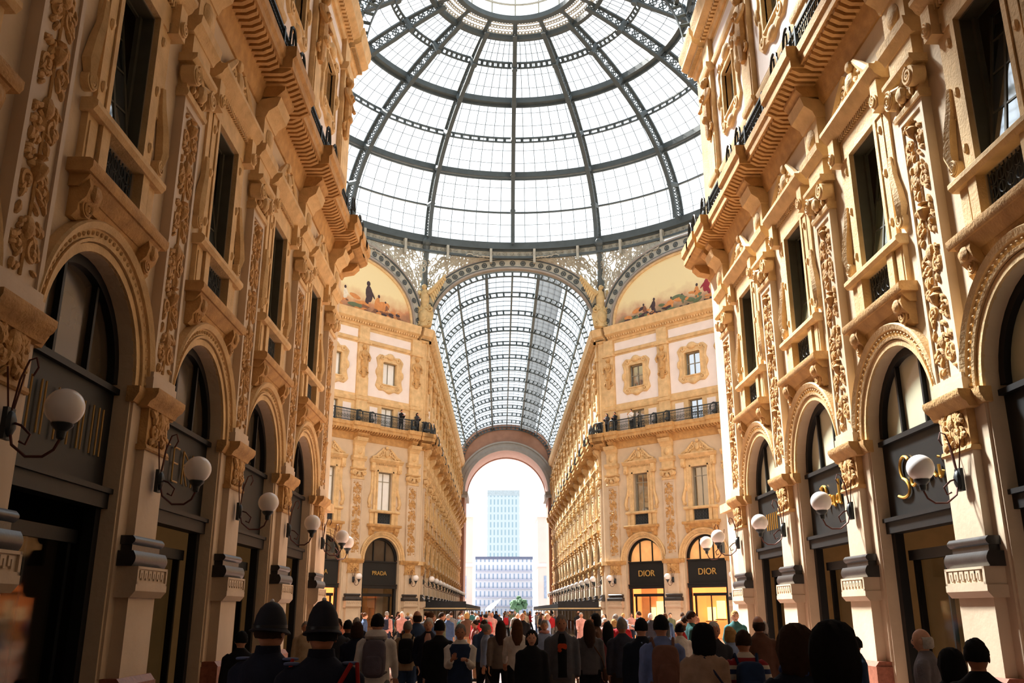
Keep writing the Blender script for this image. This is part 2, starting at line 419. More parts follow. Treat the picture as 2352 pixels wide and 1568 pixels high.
def m_rail(width=P):
    g = G(); h = width/2; y = .36
    g.box(-h,h,y-.03,y+.03,14.2,14.27); g.box(-h,h,y-.02,y+.02,13.42,13.46); g.box(-h,h,y-.015,y+.015,14.02,14.05)
    k = int(width/.12)
    for i in range(k):
        x = -h+width*(i+.5)/k; g.tube([(x,y,13.42),(x,y,14.2)], .02, 4)
        if i % 2: g.tube([(x+.07*cos(2*PI*q/8),y,13.72+.12*sin(2*PI*q/8)) for q in range(8)], .015, 4, closed=True)
    for s in (-1,0,1):
        x = s*(h-.55) if s else 0
        g.box(x-.05,x+.05,y-.05,y+.05,13.36,14.3)
        if s:
            g.tube([(x+.3*cos(PI*q/8)*1.0, .62, 13.75+.5*sin(PI*q/8)) for q in range(9)], .035, 5)
            for q in (-.28,0,.28): g.tube([(x+q,.62,13.38),(x+q,.62,14.1)], .025, 4)
            g.blob((x,.62,13.6), (.2,.06,.14), 7, 4)
    return g.mesh('balcony_railing', IRON)
def m_upperwall(width=P):
    g = G(); h = width/2; y = WD; t = .3
    def q(a,b,c,d,m=0): g.add([a,b,c,d],[(0,1,2,3)],m)
    for z0,z1,ww in ((13.3,14.95,.56),(16.8,18.55,.68)):
        for s in (-1,1):
            q((s*ww,y,z0),(s*h,y,z0),(s*h,y,z1),(s*ww,y,z1)); q((s*ww,y,z0),(s*ww,y-t,z0),(s*ww,y-t,z1),(s*ww,y,z1))
        q((-ww,y,z1),(ww,y,z1),(ww,y-t,z1),(-ww,y-t,z1)); q((-ww,y,z0),(ww,y,z0),(ww,y-t,z0),(-ww,y-t,z0))
    for z0,z1 in ((12.8,13.3),(14.95,16.8),(18.55,22.0)): q((-h,y,z0),(h,y,z0),(h,y,z1),(-h,y,z1))
    return g.mesh('upper_wall', OCHRE, 0)
def m_upperpanel(width=P):
    g = G(); h = width/2-.52; y = WD+.015
    def ring(x0,x1,z0,z1,a0,a1,b0,b1):
        g.box(x0,a0,y-.03,y,z0,z1); g.box(a1,x1,y-.03,y,z0,z1); g.box(a0,a1,y-.03,y,z0,b0); g.box(a0,a1,y-.03,y,b1,z1)
    ring(-h,h,15.65,19.6,-.9,.9,16.6,18.8)
    g.box(-h,h,y-.03,y,20.05,20.7)
    for s in (-1,1): a,b = sorted((s*.95,s*1.65)); g.box(a,b,y-.03,y,13.4,14.85)
    return g.mesh('plaster_panel', WHITEP)
def m_upperframe():
    g = G(); y = WD
    # wavy baroque outline round the small window
    out = []; N = 64
    for i in range(N):
        a = 2*PI*i/N; c, s_ = cos(a), sin(a)
        k = 1/max(abs(c)/1.28, abs(s_)/1.52)
        r = k*(1+.07*cos(8*a)) if True else k
        r = min(r, 1.75)
        out.append((r*c, 17.68+r*s_))
    inn = []
    for i in range(N):
        a = 2*PI*i/N; c, s_ = cos(a), sin(a); k = 1/max(abs(c)/.68, abs(s_)/.875); inn.append((k*c, 17.675+k*s_))
    rings = [[(x,y,z) for x,z in out], [(x*.97,y+.1,17.68+(z-17.68)*.97) for x,z in out], [(x*.86,y+.12,17.68+(z-17.68)*.88) for x,z in out],
             [(x*.82,y+.06,17.68+(z-17.68)*.85) for x,z in out], [(x*1.16,y+.06,17.68+(z-17.68)*1.14) for x,z in inn], [(x*1.1,y+.13,17.68+(z-17.68)*1.09) for x,z in inn], [(x,y+.12,z) for x,z in inn], [(x,y-.05,z) for x,z in inn]]
    g.loft(rings, True, False)
    g.blob((0,y+.1,19.05), (.4,.14,.26), 8, 5); g.blob((0,y+.1,16.3), (.35,.12,.2), 8, 5)
    for s in (-1,1):
        g.tube(spiral(s*.8,18.85,.24,1.2,0,s,y+.1), .06, 5); g.tube(spiral(s*.85,16.55,.22,1.2,PI,s,y+.1), .06, 5)
        g.blob((s*1.22,y+.1,17.7), (.12,.1,.3), 7, 5)
    return g.mesh('carved_window_frame', OCHRE)
def m_upperwin(mt, x, z0, z1):
    g = G(); y = WD-.26
    g.box(-x,x,y-.02,y,z0,z1,1)
    for s in (-1,1): a,b = sorted((s*x,s*(x-.07))); g.box(a,b,y,y+.05,z0,z1)
    g.box(-.03,.03,y,y+.05,z0,z1); g.box(-x,x,y,y+.05,z1-.07,z1); g.box(-x,x,y,y+.05,z0,z0+.06)
    if z1-z0 > 1.7 and mt is not SHUT: g.box(-x,x,y,y+.04,(z0+z1)/2,(z0+z1)/2+.05)
    return g.mesh('small_window', [WINF, mt])
def m_upperpil():
    g = G(); y = WD
    g.box(-.5,.5,y,.0,13.3,17.0); g.box(-.42,.42,0,.03,15.5,16.9); g.box(-.56,.56,y,.06,13.3,13.6)
    g.ext([(y,14.95+.25),(.06,15.2),(.1,15.3),(.1,15.4),(y,15.4)], -.56,.56)
    g.box(-.46,.46,y,.0,17.0,21.0); g.ext([(y,19.6),(.1,19.6),(.16,19.75),(.16,19.9),(y,19.9)], -.6,.6)
    return g.mesh('upper_pilaster', OCHRE)
def m_herm():
    g = G(); y = .06
    g.loft([[(w*cos(2*PI*j/10), y+d*sin(2*PI*j/10), z) for j in range(10)] for w,d,z in
            ((.14,.1,16.95),(.2,.14,17.1),(.22,.16,17.5),(.3,.2,17.9),(.27,.2,18.2),(.24,.18,18.4),(.36,.22,18.7),(.38,.2,18.9),(.14,.13,19.02),(.12,.12,19.1))])
    g.blob((0,y+.06,19.28), (.16,.18,.21), 9, 6); g.blob((0,y,19.35), (.22,.16,.2), 8, 5)
    for s in (-1,1):
        g.tube([(s*.34,y,18.85),(s*.48,y+.1,18.5),(s*.3,y+.24,18.2)], [.1,.09,.07], 6)
        g.tube(spiral(s*.3,17.35,.2,1.2,PI/2,s,y), .06, 5); g.blob((s*.12,y+.19,18.65), .1, 7, 5)
    g.blob((0,y+.14,17.75), (.2,.12,.16), 8, 5)
    return g.mesh('carved_herm', OCHRE2)
def m_string(width=P):
    g = G(); h = width/2; y = WD
    g.ext([(y,15.1),(y+.08,15.1),(y+.14,15.25),(y+.14,15.38),(y,15.38)], -h,h)
    return g.mesh('string_course', OCHRE)
def m_friezeband(width=P):
    g = G(); h = width/2; y = WD
    g.ext([(y,19.75),(y+.08,19.75),(y+.12,19.86),(y+.12,19.95),(y,19.95)], -h,h)
    return g.mesh('frieze_band', OCHRE)
def m_topcornice(width=P):
    g = G(); h = width/2; y = WD
    g.ext([(y,20.95),(y+.1,20.95),(y+.16,21.1),(y+.2,21.1),(y+.2,21.22),(.3,21.3),(.42,21.4),(.42,21.6),(.5,21.75),(.52,22.02),(y,22.02)], -h,h)
    n = 22
    for i in range(n): x = -h+width*(i+.5)/n; g.box(x-.06,x+.06,y+.18,.18,21.12,21.28)
    return g.mesh('top_cornice', OCHRE)

M = dict(pedestal=m_pedestal(), plinth=m_plinth(), base_moulding=m_base(), pier_shaft=m_shaft(), pier_capital=m_piercap(), pilaster=m_pilaster(),
         relief_panel=m_relief(), capital=m_capital(), entablature_block=m_entab(), facade_wall=m_wall(), archivolt=m_archivolt(), shopfront_frame=m_shopframe(),
          fascia_panel=m_signboard(), shop_glass=m_shopglass(), window_surround=m_surround(), window_frame=m_winframe(), near_frame=m_winframe(True), balcony_parapet=m_parapet(),
         iron_grille=m_grille(), balcony_console=m_console(), window_pediment=m_pediment(), balcony_cornice=m_cornice(), balcony_railing=m_rail(), upper_wall=m_upperwall(),
         plaster_panel=m_upperpanel(), carved_window_frame=m_upperframe(), upper_pilaster=m_upperpil(), carved_herm=m_herm(), string_course=m_string(), frieze_band=m_friezeband(), top_cornice=m_topcornice())
FAN_P, FAN_D = m_fanlight(mat('pale green glass', srgb(206,208,184), .12, .2, .6, spec=.8)), m_fanlight(mat('smoky fanlight glass', srgb(70,62,52), .15, .35, .8, spec=.6))
FAN_L = m_fanlight(mat('lit fanlight', (.8,.42,.16,1), .3, .3, 1.5, emit=.45))
PANE_D = m_winpane(WGLASS); PANE_S = m_winpane(SHUT); GREENG = mirror_mat('green reflecting glass', srgb(96,104,70), .5)
PANE_L, PANE_R, PANE_G = m_casement(-1, WGLASS), m_casement(1, WGLASS), m_casement(1, GREENG)
UW_D, UW_S = m_upperwin(WGLASS,.68,16.8,18.55), m_upperwin(SHUT,.68,16.8,18.55)
MW_D, MW_S = m_upperwin(WGLASS,.56,13.3,14.95), m_upperwin(SHUT,.56,13.3,14.95)
DIMW = mat('dim shop wall', srgb(150,112,66), .7, .3, 2, emit=.12)  # faint glow put into the wall, standing in for light inside the shop
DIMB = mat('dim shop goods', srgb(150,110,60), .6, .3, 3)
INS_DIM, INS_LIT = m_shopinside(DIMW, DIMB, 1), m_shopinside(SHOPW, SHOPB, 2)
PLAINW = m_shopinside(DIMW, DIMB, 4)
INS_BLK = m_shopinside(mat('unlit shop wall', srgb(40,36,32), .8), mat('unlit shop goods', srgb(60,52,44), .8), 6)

class Facade:
    def __init__(s, root, ox, oy, th):
        s.r = root; s.ox = ox; s.oy = oy; s.th = th
    def world(s, u, d=0): return (s.ox+u*cos(s.th)-d*sin(s.th), s.oy+u*sin(s.th)+d*cos(s.th))
    def put(s, name, data, u, parent=None, sx=1.0, d=0, z=0):
        x, y = s.world(u, d); L = s.r.location
        if parent is not None:                                   # sub-part: rides on its part
            o = obj(name, data, parent); return o
        return obj(name, data, s.r, (x-L.x, y-L.y, H+z), s.th, sx)
    def pier(s, u, full=True):
        for k in ('plinth','pedestal','base_moulding','pier_shaft','pier_capital'): s.put(k, M[k], u)
        p = s.put('pilaster', M['pilaster'], u); s.put('relief_panel', M['relief_panel'], u, p)
        for k in ('capital','entablature_block'): s.put(k, M[k], u)
        if full:
            p = s.put('upper_pilaster', M['upper_pilaster'], u); s.put('carved_herm', M['carved_herm'], u, p)
    def bay(s, u, w=P, pane=None, up=None, mez=None, inside=None, shop=True, full=True, near=False, fan=None):
        sx = w/P
        for k in ('facade_wall','balcony_cornice') + (('upper_wall','string_course','frieze_band','top_cornice') if full else ()): s.put(k, M[k], u, sx=sx)
        s.put('archivolt', M['archivolt'], u)
        f = s.put('shopfront_frame', M['shopfront_frame'], u); s.put('fanlight', fan or FAN_D, u, f); s.put('shop_glass', M['shop_glass'], u, f)
        s.put('fascia_panel', M['fascia_panel'], u, f)
        s.put('shop_interior', inside or INS_DIM, u)
        s.put('window_surround', M['window_surround'], u)
        w_ = s.put('window_frame', M['near_frame' if near else 'window_frame'], u); s.put('window_pane', pane or PANE_D, u, w_)
        b = s.put('balcony_console', M['balcony_console'], u); s.put('balcony_parapet', M['balcony_parapet'], u, b); s.put('iron_grille', M['iron_grille'], u, b)
        s.put('window_pediment', M['window_pediment'], u)
        s.put('balcony_railing', M['balcony_railing'], u, sx=sx)
        if full:
            s.put('plaster_panel', M['plaster_panel'], u, sx=sx); s.put('small_window', up or UW_D, u)
            s.put('carved_window_frame', M['carved_window_frame'], u); s.put('small_window', mez or MW_D, u)
    def block(s, u0, u1, d0=-9.0, z1=23.2):
        """the building behind the facade: rooms, floors and roof"""
        g = G(); L = s.r.location
        g.box(u0,u1,d0,-2.9-WD*0,-1.85,5.2); g.box(u0,u1,d0,-.86,5.25,12.7); g.box(u0,u1,d0,-.5,12.7,21.9); g.box(u0,u1,d0-.3,-.6,21.9,z1)
        g.box(u0,u1,-3.0,-.86,3.9,5.25)
        return obj('building_mass', g.mesh('building_mass', PLASTER, 0), s.r, (s.ox-L.x, s.oy-L.y, H), s.th)

# ------------------------------------------------------------------ buildings
NEAR_Y0, FAR_Y0, CEN = 32.2, 70.5, 51.35
PILY = [15.38+P*k for k in range(-1,4)]
def cornerstrip(F, u0, u1):
    """the narrow strip of wall beside a building corner, with its run of cornices"""
    w = abs(u1-u0); u = (u0+u1)/2
    g = G(); g.box(-w/2,w/2,WD-.3,WD,-1.85,12.8,0); g.box(-w/2,w/2,WD-.3,WD,12.8,22,1); g.box(-w/2,w/2,WD,.05,3.3,3.58,1)
    F.put('corner_wall', g.mesh('corner_wall', [PLASTER, OCHRE], 0), u)
    F.put('balcony_cornice', m_cornice(w+.16), u); F.put('top_cornice', m_topcornice(w+.2), u); F.put('balcony_railing', m_rail(w), u)

nl = thing('arcade_building', 'long shaded brownish stone arcade with round arches, running up to the dome', 'building', (-6.9,20,0))
FNL = Facade(nl, -6.9, 0, -PI/2)
nr = thing('arcade_building', 'long sunlit stone arcade with gold script on its fascias, running up to the dome', 'building', (6.9,20,0))
FNR = Facade(nr, 6.9, -.17, PI/2)
for k, y in enumerate(PILY):
    FNL.pier(-y)
    if k > 0: FNR.pier(y)
for k in range(-1,4):
    y = PILY[0]+P*(k+.5)
    if k < 0 :
        FNL.bay(-y, pane=PANE_L, near=True, inside=INS_BLK)
    else:
        FNL.bay(-y, pane=PANE_L, near=True, inside=INS_DIM if k else INS_BLK)
        FNR.bay(y, pane=PANE_G if k else PANE_R, near=True, fan=FAN_P, inside=[PLAINW, PLAINW, INS_DIM, INS_DIM][k])
FNR.pier(PILY[0])
cornerstrip(FNL, -(PILY[-1]+.4), -NEAR_Y0); cornerstrip(FNR, PILY[-1]+.4, NEAR_Y0+.17)
FNL.block(-NEAR_Y0, -4); FNR.block(4, NEAR_Y0)

fl = thing('arcade_building', 'corner building facing the dome with dark fascias and white roller blinds in its windows', 'building', (-9,72,0))
FDL = Facade(fl, -6.9, FAR_Y0, -3*PI/4); FAL = Facade(fl, -6.9, 0, -PI/2)
fr = thing('arcade_building', 'corner building facing the dome with glowing orange shop windows under black fascias', 'building', (9,72,0))
FDR = Facade(fr, 6.9, FAR_Y0, 3*PI/4); FAR = Facade(fr, 6.9, 0, PI/2)
DP = 5.2
for F, sg in ((FDL,1),(FDR,-1)):
    for k in range(4): F.pier(sg*(1.15+DP*k))
    for k in range(3):
        s = 1.15+DP*(k+.5)
        if sg > 0: F.bay(sg*s, DP, pane=PANE_S, up=UW_S, mez=MW_S, inside=INS_LIT if k else INS_DIM)
        else: F.bay(sg*s, DP, pane=PANE_D, up=UW_D, mez=MW_D, inside=INS_LIT, fan=FAN_L)
    cornerstrip(F, 0, sg*.75); F.block(*sorted((0, sg*17.3)), d0=-9)
FP = 5.05
FARP = [FAR_Y0+1.1+FP*k for k in range(14)]
for F, sg in ((FAL,-1),(FAR,1)):
    for k, y in enumerate(FARP):
        F.pier(sg*y, True)
        if k < 13: F.bay(sg*(y+FP/2), FP, pane=PANE_D if sg > 0 else PANE_S)
    cornerstrip(F, sg*FAR_Y0, sg*(FAR_Y0+.75)); F.block(*sorted((sg*FAR_Y0, sg*138)), d0=-7)
del_names = ('shop_glass','shop_interior','fanlight')
for o in list(C.objects):                                         # grazing far bays stand behind the awnings: no shop rooms there
    b = o.name.split('.')[0]
    if b in del_names:
        p = o.parent; y = (p.location.y + (p.parent.location.y if p.parent else 0))
        if y > 73: bpy.data.objects.remove(o)

# plain walls of the parts of the arcade behind the camera and in the cross arms
def plain(name, x0,x1,y0,y1,z0,z1, m=PLASTER):
    cx, cy = (x0+x1)/2, (y0+y1)/2
    return struct(name, G().box(x0-cx,x1-cx,y0-cy,y1-cy,z0,z1).mesh(name, m, 0), (cx,cy,0))
plain('wall_left', -7.6,-7.08,-30,4.0,0,24); plain('wall_right', 7.08,7.6,-30,7.9,0,24); plain('wall_back', -7.6,7.6,-30.5,-30,0,29)
for sx in (-1,1):
    s = 'west' if sx < 0 else 'east'
    x = lambda a,b: sorted((sx*a, sx*b))
    plain('wall_%s_south'%s, *x(19.5,45), 43.9,44.4,0,24); plain('wall_%s_north'%s, *x(19.5,45), 58.3,58.8,0,24); plain('wall_%s_end'%s, *x(45,45.5), 43.9,58.8,0,24)
    g = G(); a, b = (sx*7.1, NEAR_Y0), (sx*19.3, 44.2)
    g.add([(a[0],a[1],0),(b[0],b[1],0),(b[0],b[1],24),(a[0],a[1],24)], [(0,1,2,3)])
    struct('wall_%s_diagonal'%s, g.mesh('wall_diagonal', PLASTER, 0))

# ------------------------------------------------------------------ the far triumphal arch
YE = 138.0
ta = thing('triumphal_arch', 'tall open stone arch closing the far end of the arcade', 'arch', (0,YE,0))
SE = 2.2
def vault_pt(a, off=0.0, A=6.95, B=5.5):
    c, s = cos(a), sin(a)
    return ((A+off)*math.copysign(abs(c)**(2/SE), c), 22.0+(B+off)*abs(s)**(2/SE))
RA, ZA = 6.4, 17.4
g = G(); n = 40
for i in range(n):
    q = []
    for a in (PI*i/n, PI*(i+1)/n):
        x, z = vault_pt(a, .4); q.append(((RA*cos(a),0,ZA+RA*sin(a)), (x,0,z)))
    g.add([q[0][0],q[1][0],q[1][1],q[0][1]], [(0,1,2,3)])
for s in (-1,1): a,b = sorted((s*RA,s*7.3)); g.box(a,b,0,8,-1.85,ZA); g.add([(s*RA,0,ZA),(s*7.3,0,ZA),(s*7.3,0,22.1)],[(0,1,2)])
obj('arch_wall', g.mesh('arch_wall', BRICKP, 0), ta, (0,0,H))
g = G()
g.arc(0, ZA, [(6.35,-.1),(6.35,-.4),(6.8,-.45),(6.8,-.3),(7.5,-.3),(7.5,-.45),(7.75,-.45),(7.75,.0),(6.9,0)], 0.0, PI, 48)
obj('archivolt', g.mesh('archivolt', GREYST), ta, (0,0,H))
g = G(); g.arc(0, ZA, [(6.4,0),(6.4,8),(6.9,8),(6.9,0)], 0, PI, 40); g.arc(0, ZA, [(6.25,6.9),(6.25,7.4),(6.45,7.4),(6.45,6.9)], 0, PI, 40)
obj('intrados', g.mesh('intrados', PINKST), ta, (0,0,H))
for s in (-1,1):
    g = G(); a,b = sorted((s*5.95,s*7.0)); g.ext([(-.5,ZA-.9),(-.4,ZA-.5),(-.6,ZA-.1),(-.6,ZA),(8,ZA),(8,ZA-.9)], a, b)
    obj('impost', g.mesh('impost', GREYST), ta, (0,0,H))

# ------------------------------------------------------------------ glass vaults
def vault(root, y0, y1, pitch, glass, blinds=False, oy=0, clear=0):
    n = int(round((y1-y0)/pitch)); pt = (y1-y0)/n; NA = 36
    # rib: two chords and rungs
    g = G(); A0, A1 = .04, PI-.04
    o_ = [vault_pt(A0+(A1-A0)*i/NA, .0) for i in range(NA+1)]; i_ = [vault_pt(A0+(A1-A0)*i/NA, -.42) for i in range(NA+1)]
    for c in (o_, i_):
        g.loft([[(x,-.07,z-.05),(x,.07,z-.05),(x,.07,z+.05),(x,-.07,z+.05)] for x,z in c])
    for k in range(NA+1): g.tube([(o_[k][0],0,o_[k][1]),(i_[k][0],0,i_[k][1])], .085, 4)
    rib = g.mesh('vault_rib', RIBM)
    # mid rib (thin), glazing bars and panes of one bay
    gb = G(); gp = G()
    cs = [vault_pt(A0+(A1-A0)*i/NA, .06) for i in range(NA+1)]
    for f in (.25,.5,.75): gb.loft([[(x,f*pt-.018,z-.025),(x,f*pt+.018,z-.025),(x,f*pt+.018,z+.025),(x,f*pt-.018,z+.025)] for x,z in cs])
    for k in range(0,NA+1): 
        x,z = cs[k]; gb.box(x-.015,x+.015,0,pt,z-.02,z+.02)
    for k in range(NA): gp.add([(cs[k][0],0,cs[k][1]),(cs[k+1][0],0,cs[k+1][1]),(cs[k+1][0],pt,cs[k+1][1]),(cs[k][0],pt,cs[k][1])],[(0,1,2,3)])
    bars = gb.mesh('glazing_bars', RIBM, 0); pane = gp.mesh('roof_glass', glass, 0); clearp = gp.mesh('roof_glass', VAULTG, 0)
    gs = G(); 
    bx = [2.3,2.8,3.3,3.8,4.3]; aa = [vault_pt(PI*i/800, -.05) for i in range(400)]
    bz = [min((abs(px-x), pz) for px,pz in aa)[1] for x in bx]
    for k in range(4): gs.add([(bx[k],.1,bz[k]),(bx[k+1],.1,bz[k+1]),(bx[k+1],pt-.1,bz[k+1]),(bx[k],pt-.1,bz[k])],[(0,1,2,3)])
    bl = gs.mesh('sun_blind', BLIND, 0)
    for k in range(n+1): obj('vault_rib', rib, root, (0,y0+pt*k-oy,H))
    for k in range(n):
        obj('glazing_bars', bars, root, (0,y0+pt*k-oy,H)); obj('roof_glass', clearp if clear and k >= n-clear else pane, root, (0,y0+pt*k-oy,H))
        if blinds: obj('sun_blind', bl, root, (0,y0+pt*k-oy,H))
    for x in (-6.3,-4.6,-2.2,0,2.2,4.6,6.3):
        z = min((abs(px-x), pz) for px,pz in cs)[1] if abs(x)<6 else 24.6
        a = [vault_pt(PI*i/400) for i in range(401)]; z = min((abs(px-x), pz) for px,pz in a)[1]
        g = G(); t = .13 if abs(x) in (2.2,) else .08
        g.box(x-t,x+t,y0-oy,y1-oy,z-.36,z-.0)
        obj('purlin', g.mesh('purlin', RIBM, 0), root, (0,0,H))
far_vault = thing('glass_barrel_roof', 'long iron and glass barrel roof over the far arm with a strip of grey blinds', 'roof', (0,FAR_Y0,0))
vault(far_vault, FAR_Y0+.6, YE-.1, FP, VAULTG, True, FAR_Y0)
near_vault = struct('ceiling', None)
vault(near_vault, -30, NEAR_Y0-.4, 5.2, DIMG, clear=1)

# ------------------------------------------------------------------ dome
RD, ZD, HD = 18.8, 29.3, 12.2
dome = thing('glass_dome', 'great iron and glass dome over the crossing with an oculus ring', 'dome', (0,CEN,0))
def dp(t, off=0.0): return ((RD+off)*cos(t), ZD+(HD+off)*sin(t))
TS = (.243,.48,.697,.905,1.107)
TO = 1.244
g = G(); N = 60
TR_ = 1.275
oc = [dp(TR_*i/N) for i in range(N+1)]; ic = [dp(TR_*i/N, -1.05+.45*max(0,i/N-.8)/.2) for i in range(N+1)]
for c, w in ((oc,.14),(ic,.16)):
    g.loft([[(x-.05,-w,z-.05),(x-.05,w,z-.05),(x+.05,w,z+.05),(x+.05,-w,z+.05)] for x,z in c])
for i in range(0,N,2):
    a, b, c_, d = oc[i], ic[i], oc[i+2], ic[i+2]
    g.tube([(a[0],0,a[1]),(d[0],0,d[1])], .05, 4); g.tube([(b[0],0,b[1]),(c_[0],0,c_[1])], .05, 4)
    mx, mz = (a[0]+b[0]+c_[0]+d[0])/4, (a[1]+b[1]+c_[1]+d[1])/4
    t = TR_*(i+1)/N; tx, tz = -RD*sin(t), HD*cos(t); L = math.hypot(tx,tz); tx/=L; tz/=L
    g.tube([(mx+.26*(cos(2*PI*q/8)*tx+sin(2*PI*q/8)*tz), 0, mz+.26*(cos(2*PI*q/8)*tz-sin(2*PI*q/8)*tx)) for q in range(8)], .045, 4, closed=True)
for t in TS:
    a, b = dp(t,.05), dp(t,-1.12); g.tube([(a[0],0,a[1]),(b[0],0,b[1])], .22, 6)
ribm = g.mesh('dome_rib', RIBM, 30)
for k in range(16): obj('dome_rib', ribm, dome, (0,0,H), PI/2+k*PI/8)
for j, t in enumerate(TS):
    g = G(); thick = j in (1,3)
    def ringb(t, off, w, h):
        x, z = dp(t, off); g.loft([[( (x+e)*cos(2*PI*i/96), (x+e)*sin(2*PI*i/96), z+f) for e,f in ((-w,-h),(w,-h),(w,h),(-w,h))] for i in range(97)], True, False)
    if thick: ringb(t,-.1,.2,.22); ringb(t-.026,-.3,.06,.06)
    else: ringb(t,0,.07,.06)
    if j == 3 or j in (2,4): ringb(t-.02,-.2,.06,.05)
    if j > 1:
        for i in range(128):
            a = 2*PI*i/128; p, q = dp(t,0), dp(t-.02,-.2)
            g.tube([(p[0]*cos(a),p[0]*sin(a),p[1]),(q[0]*cos(a),q[0]*sin(a),q[1])], .11, 4)
    obj('dome_ring', g.mesh('dome_ring', RIBM, 0), dome, (0,0,H))
# panes and bars of one sector
gp, gb = G(), G(); NT, NA = 24, 6
def sp(a, t, off=.1): x, z = dp(t, off); return (x*cos(a), x*sin(a), z)
for i in range(NT):
    for j in range(NA):
        a0, a1 = (j/NA-.5)*PI/8, ((j+1)/NA-.5)*PI/8; t0, t1 = TO*i/NT, TO*(i+1)/NT
        gp.add([sp(a0,t0),sp(a1,t0),sp(a1,t1),sp(a0,t1)],[(0,1,2,3)])
for j in range(1,7):
    a = (j/7-.5)*PI/8; gb.tube([sp(a,TO*i/NT,.05) for i in range(NT+1)], .022, 4)
lv = [0]+list(TS)+[TO]
for u in range(6):
    for f in (.33,.67):
        t = lv[u]+(lv[u+1]-lv[u])*f; gb.tube([sp((j/NA-.5)*PI/8,t,.05) for j in range(NA+1)], .022, 4)
pm, bmsh = gp.mesh('dome_glass', SKYG), gb.mesh('glazing_bars', RIBM, 0)
for k in range(16):
    a = PI/2+(k+.5)*PI/8
    obj('dome_glass', pm, dome, (0,0,H), a); obj('glazing_bars', bmsh, dome, (0,0,H), a)
# oculus: sloping perforated ring with flanges, then the lantern
g = G(); n = 96
x0, z0 = dp(TO); x1, z1 = dp(1.334)
def circ(r, z, w, h, m=0): g.loft([[((r+e)*cos(2*PI*i/n),(r+e)*sin(2*PI*i/n),z+f) for e,f in ((-w,-h),(w,-h),(w,h),(-w,h))] for i in range(n+1)], True, False, m)
circ(x0, z0-.1, .16, .22); circ(x1, z1, .2, .2); circ((x0+x1)/2, (z0+z1)/2+.12, .04, .04)
for k in range(16):
    a = 2*PI*k/16; g.tube([(x0*cos(a),x0*sin(a),z0),(x1*cos(a),x1*sin(a),z1)], .17, 4)
obj('oculus_ring', g.mesh('oculus_ring', RIBM, 0), dome, (0,0,H))
g = G()
for k in range(144):
    a = 2*PI*(k+.5)/144
    for f in (.22,.5,.78):
        r, z = x0+(x1-x0)*f, z0+(z1-z0)*f+.02
        rr = .13
        g.tube([((r+rr*cos(2*PI*q/6))*cos(a)-rr*sin(2*PI*q/6)*sin(a), (r+rr*cos(2*PI*q/6))*sin(a)+rr*sin(2*PI*q/6)*cos(a), z+(z1-z0)/(x1-x0)*rr*cos(2*PI*q/6)) for q in range(6)], .055, 4, closed=True)
obj('oculus_lattice', g.mesh('oculus_lattice', PALEM, 0), dome, (0,0,H))
g = G()
for k in range(16):
    a = 2*PI*k/16; g.tube([(x1*cos(a),x1*sin(a),z1),(x1*cos(a),x1*sin(a),z1+2.6),(1.2*cos(a),1.2*sin(a),z1+3.6)], .05, 4)
circ(x1, z1+2.6, .08, .08); circ(x1*.98, z1+1.2, .05, .05); circ(1.2, z1+3.6, .1, .1); circ(2.8, z1+3.12, .04, .04)
lan = obj('lantern', g.mesh('lantern', PALEM, 0), dome, (0,0,H))
g = G(); g.loft([[(r*cos(2*PI*i/48),r*sin(2*PI*i/48),z1+h) for i in range(48)] for r,h in ((x1+.06,.1),(x1+.06,2.65),(1.2,3.7),(.05,3.75))], True, False)
obj('lantern_glass', g.mesh('lantern_glass', SKYG), lan)

# ring beam and scroll frieze below the dome
g = G(); n = 128
circ(RD, ZD+.05, .3, .3); circ(RD-.1, ZD-.95, .12, .1); circ(RD+.1, ZD-.28, .1, .06)
obj('ring_beam', g.mesh('ring_beam', RIBM, 0), dome, (0,0,H))
g = G(); circ(RD+.15, ZD-.6, .04, .34)
for k in range(200):
    a = 2*PI*k/200
    g.tube([((RD+.05)*cos(a+ .011*(1-q/12)*cos(PI*q/3)), (RD+.05)*sin(a+.011*(1-q/12)*cos(PI*q/3)), ZD-.6+.22*(1-q/12)*sin(PI*q/3)) for q in range(10)], .04, 4)
obj('scroll_frieze', g.mesh('scroll_frieze', PALEM, 0), dome, (0,0,H))
for k in range(32):
    a = PI/2+(k+.5)*PI/16
    g = G(); g.box(-.1,.1,-.25,.1,ZD-1.5,ZD-.25)
    if k == 0: brk = g.mesh('ring_bracket', PALEM, 0)
    obj('ring_bracket', brk, dome, ((RD-.1)*cos(a),(RD-.1)*sin(a),H), a-PI/2)
